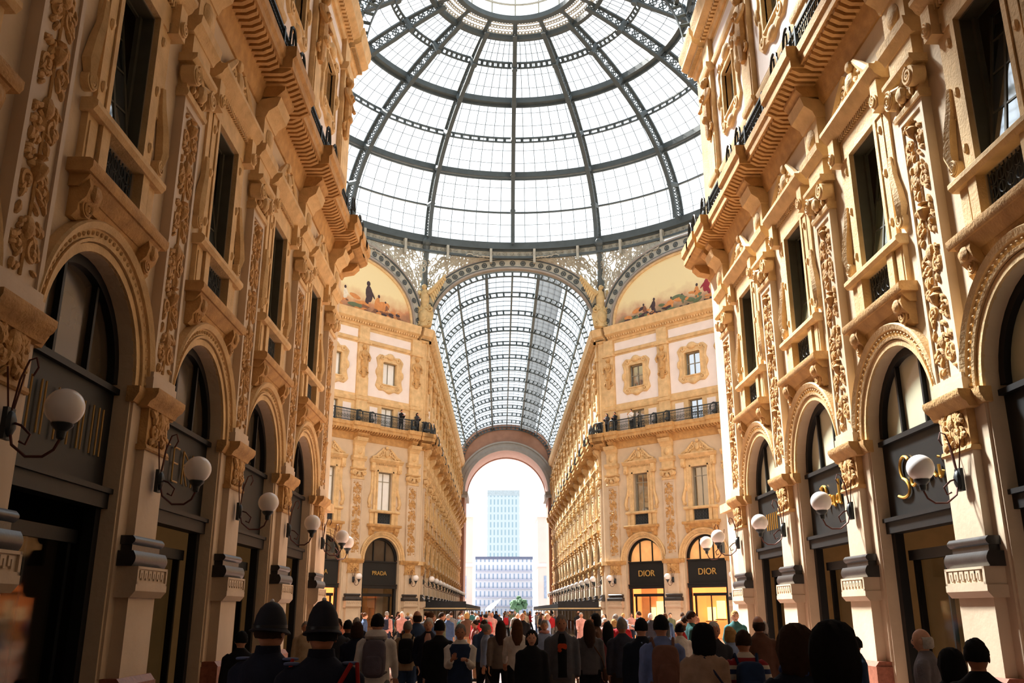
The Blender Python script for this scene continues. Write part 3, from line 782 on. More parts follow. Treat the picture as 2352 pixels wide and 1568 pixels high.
# pendentive strut, frosted lattice and archivolts of the two far corners
def superarch(a, A, B): c, s = cos(a), sin(a); return (A*math.copysign(abs(c)**(2/SE), c), 22.0+B*abs(s)**(2/SE))
def archivolt(name, A0,B0,A1,B1,lim,parent,loc,rz):
    g = G(); n = 64; rows = []
    for i in range(n+1):
        a = PI*i/n; xi,zi = superarch(a,A0,B0); xo,zo = superarch(a,A1,B1)
        if abs(xi) > lim: continue
        rows.append((a,xi,zi,xo,zo))
    def band(f0,f1,y0,y1,m): g.loft([[(xi+(xo-xi)*f,y,zi+(zo-zi)*f) for f,y in ((f0,y0),(f1,y0),(f1,y1),(f0,y1))] for a,xi,zi,xo,zo in rows], True, True, m)
    band(0,.14,-.3,.2,0); band(.14,.24,-.1,.1,1); band(.24,.8,-.1,.02,2); band(.8,.88,-.1,.1,1); band(.88,1,-.3,.16,0)
    L = 0; last = None
    for a,xi,zi,xo,zo in rows:
        x, z = xi+(xo-xi)*.52, zi+(zo-zi)*.52
        if last is None or math.hypot(x-last[0], z-last[1]) > .62:
            last = (x,z); L += 1
            g.tube([(x+.2*cos(2*PI*q/10),.04,z+.2*sin(2*PI*q/10)) for q in range(10)], .04, 4, 1, closed=True); g.blob((x,.03,z), (.1,.06,.1), 6, 4, 1)
            for q in range(6): g.blob((x+.13*cos(q*PI/3),.03,z+.13*sin(q*PI/3)), .04, 5, 4, 1)
        if (L*7) % 2: pass
    return obj(name, g.mesh('archivolt', [GREYST, RIBM, PALEM], 30), parent, loc, rz)
archivolt('iron_archivolt', 6.75,5.45,7.8,6.55,7.3, dome, (0,FAR_Y0-CEN,H), PI)
mid = [(13.0,64.4,3*PI/4),(-13.0,64.4,-3*PI/4)]
for x,y,th in mid: archivolt('iron_archivolt', 6.9,4.75,8.0,5.95,9, dome, (x,y-CEN,H), th)
def strut(sx):
    g = G(); a = PI/2-sx*PI/8
    p0 = Vector(((RD-.2)*cos(a),(RD-.2)*sin(a),ZD-.2)); p1 = Vector((sx*7.35, FAR_Y0-CEN-.5, 25.3))
    g.tube([p0,(p0+p1)/2+Vector((sx*.05,.1,0)),p1], .28, 8); g.blob(p0, .4, 8, 5); return g.mesh('corner_strut', RIBM)
for s in (-1,1): obj('corner_strut', strut(s), dome, (0,0,H))
def lattice(sx):
    """bubble tracery between the archivolts and the ring beam, over frosted glass"""
    g = G(); gl = G(); rnd = random.Random(3)
    ccx, ccy = sx*7.3, FAR_Y0-CEN
    # surface from ring (angle a) down to the chord near the octagon corner
    def S(a, f):
        top = Vector(((RD)*cos(a),(RD)*sin(a),ZD-1.0))
        w = (PI/2-a)*sx                      # 0 at the axis .. pi/8 at the corner
        x = 19.15*math.tan(min(w,PI/8)); 
        if w <= PI/8: px, py = x, 19.1
        else:
            k = (19.1+6.95)/(cos(a)*sx+sin(a)); px, py = k*cos(a)*sx, k*sin(a)
        if w <= PI/8: zb = 22+6.5*max(0,1-(x/7.75)**2.2)**(1/2.2)
        else: zb = 22+5.9*max(0,1-min(1,18.42*math.tan(PI/4-w)/7.95)**2.2)**(1/2.2)
        zb = min(max(zb, 24.7), ZD-1.02)
        bot = Vector((sx*px, py, zb)); return top.lerp(bot, f)
    A = [PI/2-sx*(PI/8+d) for d in [(-.30+.6*i/24) for i in range(25)]]
    rows = [[S(a,f/6) for a in A] for f in range(7)]
    for r0,r1 in zip(rows,rows[1:]):
        for i in range(24): gl.add([r0[i],r0[i+1],r1[i+1],r1[i]],[(0,1,2,3)])
    for k in range(240):
        d = rnd.uniform(-.29,.29); a = PI/2-sx*(PI/8+d); f = rnd.uniform(.05,.92)
        c = S(a,f); e = .01; tx = (S(a+e,f)-c).normalized(); tz = (S(a,min(f+.05,1))-c)
        if tz.length < .02: continue
        tz.normalize(); r = rnd.choice((.14,.2,.28,.36))
        g.tube([c+tx*(r*cos(2*PI*q/10))+tz*(r*sin(2*PI*q/10))+Vector((0,-.06,0)) for q in range(10)], .055, 4, closed=True)
    return g.mesh('bubble_tracery', PALEM, 0), gl.mesh('frosted_glass', LACE)
for s in (-1,1):
    a, b = lattice(s); o = obj('bubble_tracery', a, dome, (0,0,H)); obj('frosted_glass', b, o)

# ------------------------------------------------------------------ lunette paintings (plain stand-ins) and corner sculptures
def paint_mat(name, sky, mid_, low, zb, seed):
    m = bpy.data.materials.new(name); m.use_nodes = True
    n = m.node_tree.nodes; l = m.node_tree.links; b = n['Principled BSDF']; b.inputs['Roughness'].default_value = .8
    tc = n.new('ShaderNodeTexCoord'); no = n.new('ShaderNodeTexNoise'); no.inputs['Scale'].default_value = .9; no.inputs['Detail'].default_value = 6
    mp = n.new('ShaderNodeMapping'); mp.inputs['Location'].default_value = (seed,0,0)
    l.new(tc.outputs['Object'], mp.inputs[0]); l.new(mp.outputs[0], no.inputs['Vector'])
    sx = n.new('ShaderNodeSeparateXYZ'); l.new(tc.outputs['Object'], sx.inputs[0])
    ma = n.new('ShaderNodeMath'); ma.operation = 'MULTIPLY_ADD'; ma.inputs[1].default_value = 2.6; l.new(no.outputs['Fac'], ma.inputs[0]); l.new(sx.outputs['Z'], ma.inputs[2])
    mr = n.new('ShaderNodeMapRange'); mr.inputs[1].default_value = zb+1.2; mr.inputs[2].default_value = zb+4.0; l.new(ma.outputs[0], mr.inputs[0])
    r = n.new('ShaderNodeValToRGB'); e = r.color_ramp.elements; e[0].color = low; e[1].color = sky; e[1].position = .75
    k = e.new(.3); k.color = mid_; k = e.new(.46); k.color = tuple(.5*(a+c) for a,c in zip(mid_,sky))
    l.new(mr.outputs[0], r.inputs[0]); l.new(r.outputs[0], b.inputs['Base Color']); return m
PSKY = srgb(228,214,168)
PM1 = paint_mat('painted landscape', PSKY, srgb(196,140,100), srgb(120,92,78), 0, 1.3)
PM2 = paint_mat('painted meadow', PSKY, srgb(190,150,120), srgb(112,110,84), 0, 6.1)
DK, RD_, OR_, WHT = mat('painted umber', srgb(70,56,60), .8), mat('painted crimson', srgb(150,52,64), .8), mat('painted ochre', srgb(206,140,84), .8), mat('painted white', srgb(224,216,196), .8)
PKG = mat('painted green', srgb(104,116,88), .8); PBR = mat('painted brown', srgb(132,92,70), .8)
for k, (x, y, th) in enumerate(mid):
    lab = ['half-round wall painting with a red robe, over the corner building with glowing orange shops',
           'half-round wall painting with brown rocks, over the corner building with white roller blinds'][k]
    t = thing('lunette_painting', lab, 'painting', (x,y,H+22), th)
    g = G(); n = 40; pts = [superarch(PI*i/n, 6.85, 4.7) for i in range(n+1)]
    g.exty([(a,b-22) for a,b in pts], -.25, -.05)
    o = obj('painted_panel', g.mesh('painted_panel', (PM2, PM1)[k], 0), t, (0,0,0))
    g = G(); rnd = random.Random(11+k); e = 1 if k == 0 else -1       # loose figure-like patches of colour
    def patch(cx, cz, rx, rz, m, rot=0): g.blob((cx*e, -.045, cz), (rx,.03,rz), 12, 6, m, rot*e)
    def fig(cx, cz, h, m, lean=0.0):
        patch(cx, cz+h*.45, h*.17, h*.34, m, lean); patch(cx-lean*h*.4, cz+h*.86, h*.09, h*.11, 0); patch(cx+h*.14, cz+h*.5, h*.05, h*.26, m, lean+.5); patch(cx-h*.08, cz+h*.15, h*.09, h*.2, m, -lean)
    for i in range(60):                                              # broken ground, scrub and drapery
        cx = rnd.uniform(-5.6,5.6); cz = .25+rnd.random()**2*(1.2-.12*abs(cx)); r = rnd.uniform(.1,.32)
        patch(cx, cz, r*rnd.uniform(1,2), r*.6, rnd.choice((0,2,2,4,4) if k == 0 else (0,2,2,2,5,5)), rnd.uniform(-.4,.4))
    if k == 0:
        fig(-2.0,.7,1.7,1,.35); fig(-3.2,.6,1.2,3,-.2); fig(-1.1,.6,1.2,2,.1); fig(1.2,.4,.9,2); fig(2.9,.4,1.2,0,.2); fig(3.7,.35,1.0,5,-.3); fig(.2,.5,.8,4)
        patch(-2.6,1.7,.7,.3,1,.5); patch(-3.9,.6,1.0,.3,4)
    else:
        fig(2.5,.8,2.0,0,.12); fig(3.3,.6,1.3,2,-.3); fig(4.2,.5,1.0,5,.2); fig(.3,.7,1.2,3,.1); fig(-1.2,.6,1.1,1,-.1)
        patch(3.8,.95,.8,.4,2,.3); patch(1.4,.5,.9,.2,4)
    obj('painted_figures', g.mesh('painted_figures', [DK, RD_, OR_, WHT, PKG, PBR]), o)
    g = G(); n = 48
    g.loft([[(superarch(PI*i/n,6.75+d,4.6+d)[0], yy, superarch(PI*i/n,6.75+d,4.6+d)[1]-22) for d,yy in ((-.08,-.05),(.12,-.05),(.12,.06),(-.08,.06))] for i in range(n+1)])
    obj('painting_frame', g.mesh('painting_frame', OCHRE), t)

STONE = mat('pale sculpture stone', srgb(196,172,126), .8, .2, 3, .3, 14)
def sculpture():
    g = G()
    g.loft([[(w*cos(2*PI*j/12), d*sin(2*PI*j/12), z) for j in range(12)] for w,d,z in
            ((.3,.25,.0),(.55,.4,.1),(.62,.42,.5),(.75,.42,1.1),(.6,.36,1.6),(.35,.3,1.85))])       # cartouche shield
    for s in (-1,1):
        g.tube(spiral(s*.6,1.5,.28,1.3,PI/2,s,.3), .09, 6); g.tube(spiral(s*.5,.35,.25,1.3,-PI/2,s,.3), .08, 6)
    g.blob((0,.42,.9), (.36,.1,.5), 10, 6)
    g.loft([[(w*cos(2*PI*j/12), .15+d*sin(2*PI*j/12), z) for j in range(12)] for w,d,z in
            ((.22,.2,1.7),(.34,.3,2.1),(.38,.34,2.5),(.36,.3,2.9),(.3,.26,3.1),(.2,.2,3.25))])       # breast
    g.blob((0,.3,3.45), (.2,.26,.24), 10, 6); g.blob((0,.6,3.4), (.08,.18,.07), 6, 4)
    for s in (-1,1):
        g.tube([(s*.3,.15,2.9),(s*.9,.1,3.35),(s*1.35,.05,3.9),(s*1.75,0,4.4)], [.24,.22,.16,.06], 7)
        for k in range(9):
            b = Vector((s*(.45+.14*k), .08-.01*k, 2.85+.17*k)); e = b+Vector((s*(.32-.02*k), -.02, -.75+.05*k))
            g.tube([b, (b+e)/2+Vector((s*.06,.03,0)), e], [.11,.12,.04], 6)
        g.tube([(s*.22,.1,2.0),(s*.3,.25,1.6),(s*.2,.4,1.5)], [.16,.13,.08], 6)
    return g.mesh('winged_sculpture', STONE)
sc = sculpture()
for sx, lb in ((-1,'winged stone figure over a shield, at the corner of the building with white roller blinds'),(1,'winged stone figure over a shield, at the corner of the building with orange shops')):
    o = obj('winged_sculpture', sc, None, (sx*7.15, FAR_Y0-.75, H+22.05), PI+sx*PI/8); tag(o, lb, 'sculpture', 'winged stone figures below the dome')

# ------------------------------------------------------------------ signs
def text(s, size, ext=.03):
    cu = bpy.data.curves.new('lettering', 'FONT'); cu.body = s; cu.size = size; cu.extrude = ext; cu.align_x = 'CENTER'; cu.align_y = 'CENTER'
    o = bpy.data.objects.new('tmp', cu); C.objects.link(o); bpy.context.view_layer.update()
    me = bpy.data.meshes.new_from_object(o.evaluated_get(bpy.context.evaluated_depsgraph_get())); bpy.data.objects.remove(o)
    me.transform(Matrix.Rotation(PI/2,4,'X')); me.materials.clear(); me.materials.append(DULLG); return me
def sign(F, u, me, label, z=2.62):
    x, y = F.world(u, WD-.225)
    o = obj('shop_lettering', me, None, (x,y,H+z), F.th+PI); return tag(o, label, 'sign')
PR = text('PRADA', .42); DI = text('DIOR', .62)
sign(FDL, 3.75, PR, 'small gold capital letters on black board under the arch nearest the far arm')
sign(FDL, 8.95, PR, 'gold capital letters on black board partly hidden behind the shaded arcade')
sign(FDR, -3.75, DI, 'gold capital lettering on black board over the narrower orange shop window nearest the far arm')
sign(FDR, -8.95, DI, 'gold capital lettering on black board over the orange shop beside the sunlit arcade')
def strokes(lines, r=.035, m=None):
    g = G()
    for ln in lines: g.tube([(x,0,z) for x,z in ln], r, 6)
    return g.mesh('lettering', m or GOLD)
def bez(*p):
    out = []
    for i in range(13):
        t = i/12; q = [Vector((a,b)) for a,b in p]
        while len(q) > 1: q = [q[j].lerp(q[j+1],t) for j in range(len(q)-1)]
        out.append(tuple(q[0]))
    return out
# script word: a large looped S, then smaller joined letters
sav = [bez((-.72,.42),(-.85,.62),(-1.3,.55),(-1.28,.2),(-1.1,0)), bez((-1.1,0),(-.7,-.12),(-.66,-.5),(-1.05,-.55),(-1.45,-.4)),
       bez((-.45,.05),(-.75,.1),(-.7,-.4),(-.42,-.2)), bez((-.42,.05),(-.42,-.2),(-.36,-.3),(-.25,-.1)), bez((-.22,.08),(-.12,-.5),(-.05,-.3),(.05,.1)),
       bez((.16,.06),(.14,-.3),(.2,-.3),(.32,-.1)), bez((.36,.06),(.38,-.3),(.4,.2),(.58,.1),(.55,-.3),(.7,-.15)), bez((.82,.06),(.8,-.3),(.88,-.3),(1.0,-.1)), [(.18,.22),(.2,.25)], [(.84,.22),(.86,.25)]]
prd = [bez((-.5,.35),(-.5,0),(-.55,-.3)), bez((-.6,.3),(-.1,.5),(-.1,0),(-.5,.02)), bez((-.15,.05),(-.15,-.25)), bez((-.15,-.02),(-.05,.1),(.05,.06)),
       bez((.25,.02),(.05,.1),(.05,-.3),(.28,-.1)), bez((.28,.05),(.26,-.25),(.36,-.2)), bez((.62,.02),(.4,.1),(.4,-.3),(.64,-.1)), bez((.66,.4),(.64,-.2),(.74,-.2))]
sign(FNR, PILY[1]+P/2-.22, strokes([[(x*.82,z*.82) for x,z in ln] for ln in sav],.032), 'large gold script lettering on the grey fascia, partly behind a globe lamp', 2.6)
sign(FNR, PILY[2]+P/2, strokes(prd), 'thin gold script lettering on the dark fascia of the second sunlit arch', 2.7)
sign(FNR, PILY[3]+P/2, strokes([[(a,.25),(a,-.25)] for a in (-.6,-.4,-.2,0,.2,.4)],.02), 'faint gold strokes on the dark fascia of the sunlit arch nearest the dome', 2.6)
bars = [[(a,.45),(a,-.3)] for a in (-1.2,-1.08,-.8,-.68,-.3,-.1,.1,.42,.54,.85,1.05,1.2)]
sign(FNL, -(PILY[0]+P/2), strokes(bars,.017,DULLG), 'thin tall gold strokes on black fascia behind the largest globe lamp', 2.62)
fe = [[(-1.0,.35),(-1.0,-.3)],[(-1.0,.35),(-.7,.35)],[(-1.0,.05),(-.75,.05)],[(-.45,.35),(-.45,-.3)],[(-.45,.35),(-.15,.35)],[(-.45,.05),(-.2,.05)],[(-.45,-.3),(-.15,-.3)],[(.1,.35),(.1,-.3)],[(.1,.35),(.4,.2),(.1,.05),(.4,-.3)],[(.65,.35),(.65,-.3)],[(.65,.35),(.95,.2),(.65,.05),(.95,-.3)]]
sign(FNL, -(PILY[1]+P/2), strokes(fe,.018,DULLG), 'dull gold letter strokes on dark fascia of the second shaded arch', 2.7)

# ------------------------------------------------------------------ wall lamps
def lamp_parts():
    g = G(); g.box(-.09,.09,0,.06,-.22,.16); g.blob((0,.06,-.03), (.1,.07,.16), 8, 5)
    plate = g.mesh('wall_plate', IRON)
    g = G()
    g.tube([(0,.05,-.02),(0,.12,-.28),(0,.3,-.42),(0,.5,-.42),(0,.62,-.34),(0,.68,-.2)], .018, 6)
    g.tube([(0,.05,.05),(0,.1,.5),(0,.18,.75),(0,.26,.78),(0,.3,.66),(0,.25,.55)], .014, 6)
    g.tube([(0,.04,.0),(0,.2,-.05),(0,.32,-.16),(0,.28,-.28),(0,.2,-.24)], .016, 6)
    for s in (-1,1): g.tube([(s*.02,.05,0),(s*.2,.04,.62)], .012, 5)
    arm = g.mesh('scroll_arm', mat('lamp iron', srgb(84,44,36), .5, .2, 6, metal=.3))
    g = G(); g.lathe([(.03,-.22),(.05,-.2),(.06,-.12),(.12,-.06),(.13,-.03),(.1,-.02)], (0,.68,0), 12); cup = g.mesh('globe_cup', IRON)
    g = G(); g.blob((0,.68,.17), .225, 24, 16); return plate, arm, cup, g.mesh('opal_globe', OPAL, 60)
LP = lamp_parts()
def lamp(F, u, d, label, group, z=2.15, dd=None):
    x, y = F.world(u, d)
    t = thing('wall_lamp', label, 'lamp', (x,y,H+z), F.th if dd is None else dd, group)
    for nm, me in zip(('wall_plate','scroll_arm','globe_cup','opal_globe'), LP): obj(nm, me, t)
ordn = ['first','second','third','fourth','fifth']
for k, y in enumerate(PILY):
    lamp(FNL, -y-.06, .06, 'white globe lamp on scrolled iron bracket, %s pier of the shaded arcade from the camera'%ordn[k], 'globe lamps on the shaded arcade')
    if k: lamp(FNR, y-.1, .06, 'white globe lamp on scrolled iron bracket, %s pier of the sunlit arcade from the camera'%ordn[k-1], 'globe lamps on the sunlit arcade')
lamp(FNL, -NEAR_Y0, .03, 'white globe lamp at the end corner of the shaded arcade, overlapping its neighbour', 'globe lamps on the shaded arcade', dd=-PI/4)
lamp(FNR, NEAR_Y0+.1, .03, 'white globe lamp at the end corner of the sunlit arcade, overlapping its neighbour', 'globe lamps on the sunlit arcade', dd=PI/4)
for F, sg, nm in ((FDL,1,'building with white roller blinds'),(FDR,-1,'building with orange shops')):
    for k in range(3): lamp(F, sg*(1.15+DP*k), .0, 'small white globe lamp on the %s, %s pier from its corner'%(nm, ordn[k]), 'globe lamps on the corner buildings')
for F, sg, nm in ((FAL,-1,'shaded'),(FAR,1,'sunlit')):
    for k, y in enumerate(FARP): lamp(F, sg*y, .0, 'tiny white globe lamp in the row along the %s side of the far arm'%nm, 'row of globe lamps on the %s side of the far arm'%nm)

# ------------------------------------------------------------------ cafe awnings in the far arm
for sx, nm in ((-1,'shaded'),(1,'sunlit')):
    t = thing('cafe_awning', 'long low dark cafe awning along the %s side of the far arm'%nm, 'awning', (sx*6.9,98,H))
    g = G(); g.exty([(0,.9),(-sx*3.3,.52),(-sx*3.3,.44),(0,.8)], -25, 28); obj('canvas', g.mesh('canvas', AWN, 0), t)
    g = G(); g.box(*sorted((-sx*3.32,-sx*3.2)),-25,28,.02,.5); g.box(*sorted((0,-sx*3.3)),-25.06,-25,.0,.7); obj('valance', g.mesh('valance', AWN, 0), t)
    g = G(); g.box(*sorted((-sx*3.33,-sx*3.3)),-25.1,28,.12,.2); g.box(*sorted((0,-sx*3.33)),-25.1,-25.06,.12,.22); obj('trim_band', g.mesh('trim_band', BEIGE, 0), t)
    bulb = G().lathe([(.05,.2),(.3,.1),(.3,.0),(.1,-.05)], n=10).mesh('hanging_light', mat('warm lamp', (1,.75,.4,1), .5, 0, emit=6))
    for k in range(4): obj('hanging_light', bulb, t, (-sx*1.6,-23+8*k,.1))
    me = G().tube([(0,0,-1.85),(0,0,.46)], .04, 6).mesh('post', IRON)
    for k in range(8): obj('post', me, t, (-sx*3.15,-24.5+6.6*k,0))

# ------------------------------------------------------------------ floor and the square beyond
def floor_mat():
    m = mat('marble floor', srgb(196,170,150), .18, .2, 1.2, spec=.6)
    n = m.node_tree.nodes; l = m.node_tree.links; b = n['Principled BSDF']
    tc = n.new('ShaderNodeTexCoord'); ck = n.new('ShaderNodeTexBrick'); ck.inputs['Scale'].default_value = 1.0
    ck.inputs['Color1'].default_value = srgb(164,146,132); ck.inputs['Color2'].default_value = srgb(132,88,78); ck.inputs['Mortar'].default_value = srgb(70,62,66)
    ck.inputs['Mortar Size'].default_value = .04; ck.inputs['Brick Width'].default_value = 2.4; ck.inputs['Row Height'].default_value = .8
    l.new(tc.outputs['Object'], ck.inputs['Vector']); l.new(ck.outputs['Color'], b.inputs['Base Color']); return m
struct('floor', G().box(-60,60,-40,142,-.3,0).mesh('floor', floor_mat(), 0))
struct('street_ground', G().box(-260,260,142,520,-.35,-.02).mesh('street_ground', mat('pale paving', srgb(150,146,144), .7, .08, .2), 0))
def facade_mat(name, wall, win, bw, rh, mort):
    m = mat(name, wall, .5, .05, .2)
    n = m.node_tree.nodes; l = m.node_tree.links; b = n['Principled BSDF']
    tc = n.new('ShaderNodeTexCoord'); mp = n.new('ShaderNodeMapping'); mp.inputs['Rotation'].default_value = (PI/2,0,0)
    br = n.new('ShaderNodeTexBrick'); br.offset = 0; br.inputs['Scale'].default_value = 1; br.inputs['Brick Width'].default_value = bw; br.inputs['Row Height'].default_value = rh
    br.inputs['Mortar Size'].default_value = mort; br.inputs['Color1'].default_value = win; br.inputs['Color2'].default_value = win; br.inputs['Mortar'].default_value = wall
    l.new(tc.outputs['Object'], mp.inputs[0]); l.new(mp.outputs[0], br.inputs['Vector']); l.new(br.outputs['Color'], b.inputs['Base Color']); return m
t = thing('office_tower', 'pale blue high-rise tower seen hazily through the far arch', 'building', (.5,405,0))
obj('shaft', G().box(-7,7,-5,5,0,52.6).mesh('shaft', facade_mat('tower facade', srgb(160,176,186), srgb(124,150,164), 1.6, 3.3, .5), 0), t)  # distance haze put into the pale blue colours of tower and block
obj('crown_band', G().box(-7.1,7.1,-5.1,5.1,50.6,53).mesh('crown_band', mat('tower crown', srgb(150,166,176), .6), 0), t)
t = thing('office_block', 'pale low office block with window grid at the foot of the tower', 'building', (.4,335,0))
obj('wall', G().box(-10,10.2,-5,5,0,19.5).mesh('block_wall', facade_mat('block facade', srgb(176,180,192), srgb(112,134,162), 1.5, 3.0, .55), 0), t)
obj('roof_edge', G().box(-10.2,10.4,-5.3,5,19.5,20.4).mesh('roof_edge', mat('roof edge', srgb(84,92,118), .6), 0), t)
for k in range(5): obj('balcony_slab', G().box(-10.1,10.3,-5.7,-5,3.2+3*k,3.6+3*k).mesh('balcony_slab', mat('slab', srgb(150,156,178), .6), 0) if k == 0 else bpy.data.meshes['balcony_slab'], t, (0,0,0 if k == 0 else 3.0*k))
for sx, nm in ((-1,'shaded'),(1,'sunlit')):
    t = thing('palace_wing', 'white stone palace wing just beyond the far arch on its %s side'%nm, 'building', (sx*11,176,0))
    g = G(); x = sx*5; a,b = sorted((-x, x)); g.box(a,b,-6,6,0,19); obj('wall', g.mesh('palace_wall', mat('white palace stone', srgb(206,198,196), .8, .06, .4), 0), t)
    g = G(); g.box(a-.4,b+.4,-6.5,6.5,18.6,19.6); obj('string_course', G().box(a-.25,b+.25,-6.25,6.25,9.6,10.2).mesh('palace_band', WHITEP, 0), t); obj('cornice', g.mesh('palace_cornice', WHITEP, 0), t)
    for k in range(2): obj('window', G().box(-.9,.9,-6.06,-5.9,4,8).mesh('palace_window', mat('palace pane', srgb(150,170,200), .2), 0), t, (sx*(-3+4*k), 0, 0))
t = thing('street_tree', 'small green tree in the sunny square beyond the far arch', 'tree', (3.1,205,0))
g = G(); rnd = random.Random(5)
for k in range(60): a = rnd.uniform(0,2*PI); r = rnd.uniform(.2,1.7); g.blob((r*cos(a),r*sin(a),3.0+rnd.uniform(-1.2,1.9)*(1-r/2.6)), rnd.uniform(.35,.6), 6, 4)
obj('foliage', g.mesh('foliage', mat('tree leaves', srgb(56,88,62), .8, .3, 2)), t); obj('trunk', G().tube([(0,0,-.05),(.05,0,1.2),(0,0,2.6)], [.18,.14,.1], 7).mesh('trunk', BLACKM), t)
t = thing('market_canopy', 'white tilted canopy standing beside the small tree in the square', 'canopy', (-2.2,188,0))
g = G(); g.exty([(-1.8,1.9),(-.5,1.9),(.5,2.9),(1.5,4.2),(.2,3.6),(-1.2,2.7)], -1, 1)
obj('cloth', g.mesh('cloth', mat('white canvas', srgb(250,248,244), .8, .02), 0), t)
pm_ = G().tube([(0,0,-.05),(0,0,2.9)], .05, 6).mesh('post', IRON)
for x in (-.9,.3): obj('post', pm_, t, (x,0,-.0 if x<0 else 0))

# ------------------------------------------------------------------ people
def ell(cx, cy, z, rx, ry, n=14, tilt=0): return [(cx+rx*cos(2*PI*j/n), cy+ry*sin(2*PI*j/n), z+tilt*sin(2*PI*j/n)) for j in range(n)]
def sq(g, c, r, e=.5, n=16, k=10, m=0):          # rounded-box solid
    f = lambda v, q: math.copysign(abs(v)**q, v)
    rings = []
    for i in range(k+1):
        t = min(max(PI*i/k,.08),PI-.08)
        rings.append([(c[0]+r[0]*f(sin(t),e)*f(cos(2*PI*j/n),e), c[1]+r[1]*f(sin(t),e)*f(sin(2*PI*j/n),e), c[2]-r[2]*f(cos(t),e)) for j in range(n)])
    return g.loft(rings, True, True, m)
def remesh(g, vox, mats, it=3):
    me = bpy.data.meshes.new('tmp'); me.from_pydata(g.v, [], g.f); fixn(me)
    o = bpy.data.objects.new('tmp', me); C.objects.link(o)
    r = o.modifiers.new('r', 'REMESH'); r.mode = 'VOXEL'; r.voxel_size = vox
    s = o.modifiers.new('s', 'SMOOTH'); s.iterations = it; s.factor = .5
    bpy.context.view_layer.update()
    out = bpy.data.meshes.new_from_object(o.evaluated_get(bpy.context.evaluated_depsgraph_get()))
    bpy.data.objects.remove(o); out.materials.clear()
    for m in mats: out.materials.append(m)
    out.polygons.foreach_set('use_smooth', [True]*len(out.polygons)); return out
def joined(me, g, mats):                          # a mesh plus collected faces, as one mesh
    n = G(); n.add([tuple(v.co) for v in me.vertices], [tuple(p.vertices) for p in me.polygons], 0)
    o = len(n.v); n.v += g.v; n.f += [tuple(i+o for i in f) for f in g.f]; n.m += g.m
    return n.mesh('body', mats, 60)
EYE = mat('eye', srgb(40,32,30), .3, 0); LIP = mat('lips', srgb(150,84,76), .6, 0)
def head(g, c=(0,.015,1.595)):
    N, K = 20, 16; rings = []
    for i in range(K+1):
        t = min(max(PI*i/K,.1),PI-.1); ring = []
        zz = -cos(t)
        for j in range(N):
            p = 2*PI*j/N; x, y = sin(t)*cos(p), sin(t)*sin(p)
            w = .078*(1-.22*max(0,-zz)); d = .098*(1-.1*max(0,-zz)); yy = y*d
            if y > .6:
                yy += .022*max(0,1-abs(x)/.22)*max(0,1-abs(zz+.12)/.28)          # nose
                yy -= .010*max(0,1-abs(abs(x)-.38)/.22)*max(0,1-abs(zz-.05)/.2)  # eye sockets
                yy += .006*max(0,1-abs(zz+.85)/.3)
            ring.append((c[0]+x*w, c[1]+yy, c[2]+zz*.122))
        rings.append(ring)
    g.loft(rings, True, True, 0)
    for s in (-1,1):
        g.blob((c[0]+s*.03,c[1]+.085,c[2]+.006), (.012,.006,.007), 7, 5, 1); g.blob((c[0]+s*.078,c[1]-.005,c[2]-.01), (.01,.02,.032), 7, 5, 0)
    g.blob((c[0],c[1]+.083,c[2]-.066), (.026,.008,.007), 7, 5, 2)
    g.tube([(0,.0,1.42),(0,.005,1.53)], [.058,.052], 10, 0)
def hand(g, w, d, side, curl):
    """palm, four unequal bent fingers and a thumb from the side of the palm"""
    d = Vector(d).normalized(); side = Vector(side).normalized(); nrm = d.cross(side)
    w = Vector(w); c = w+d*.05
    rings = []
    for f, a, b in ((0,.024,.018),(.03,.036,.018),(.085,.041,.014),(.1,.036,.011)):
        q = w+d*f; rings.append([q+side*(a*cos(2*PI*j/10))+nrm*(b*sin(2*PI*j/10)) for j in range(10)])
    g.loft(rings)
    for k, L in enumerate((.07,.08,.075,.058)):
        b = w+d*.095+side*(.028-.0187*k); cd = d
        pts = [b]
        for s_ in range(3):
            cd = (cd*cos(curl)+nrm*sin(curl)).normalized(); pts.append(pts[-1]+cd*L/3)
        g.tube(pts, [.0095,.009,.0085,.006], 6)
    t = w+d*.025+side*.03; g.tube([t, t+(d*.6+side*.8).normalized()*.035, t+(d*.95+side*.5).normalized()*.065], [.012,.011,.007], 6)
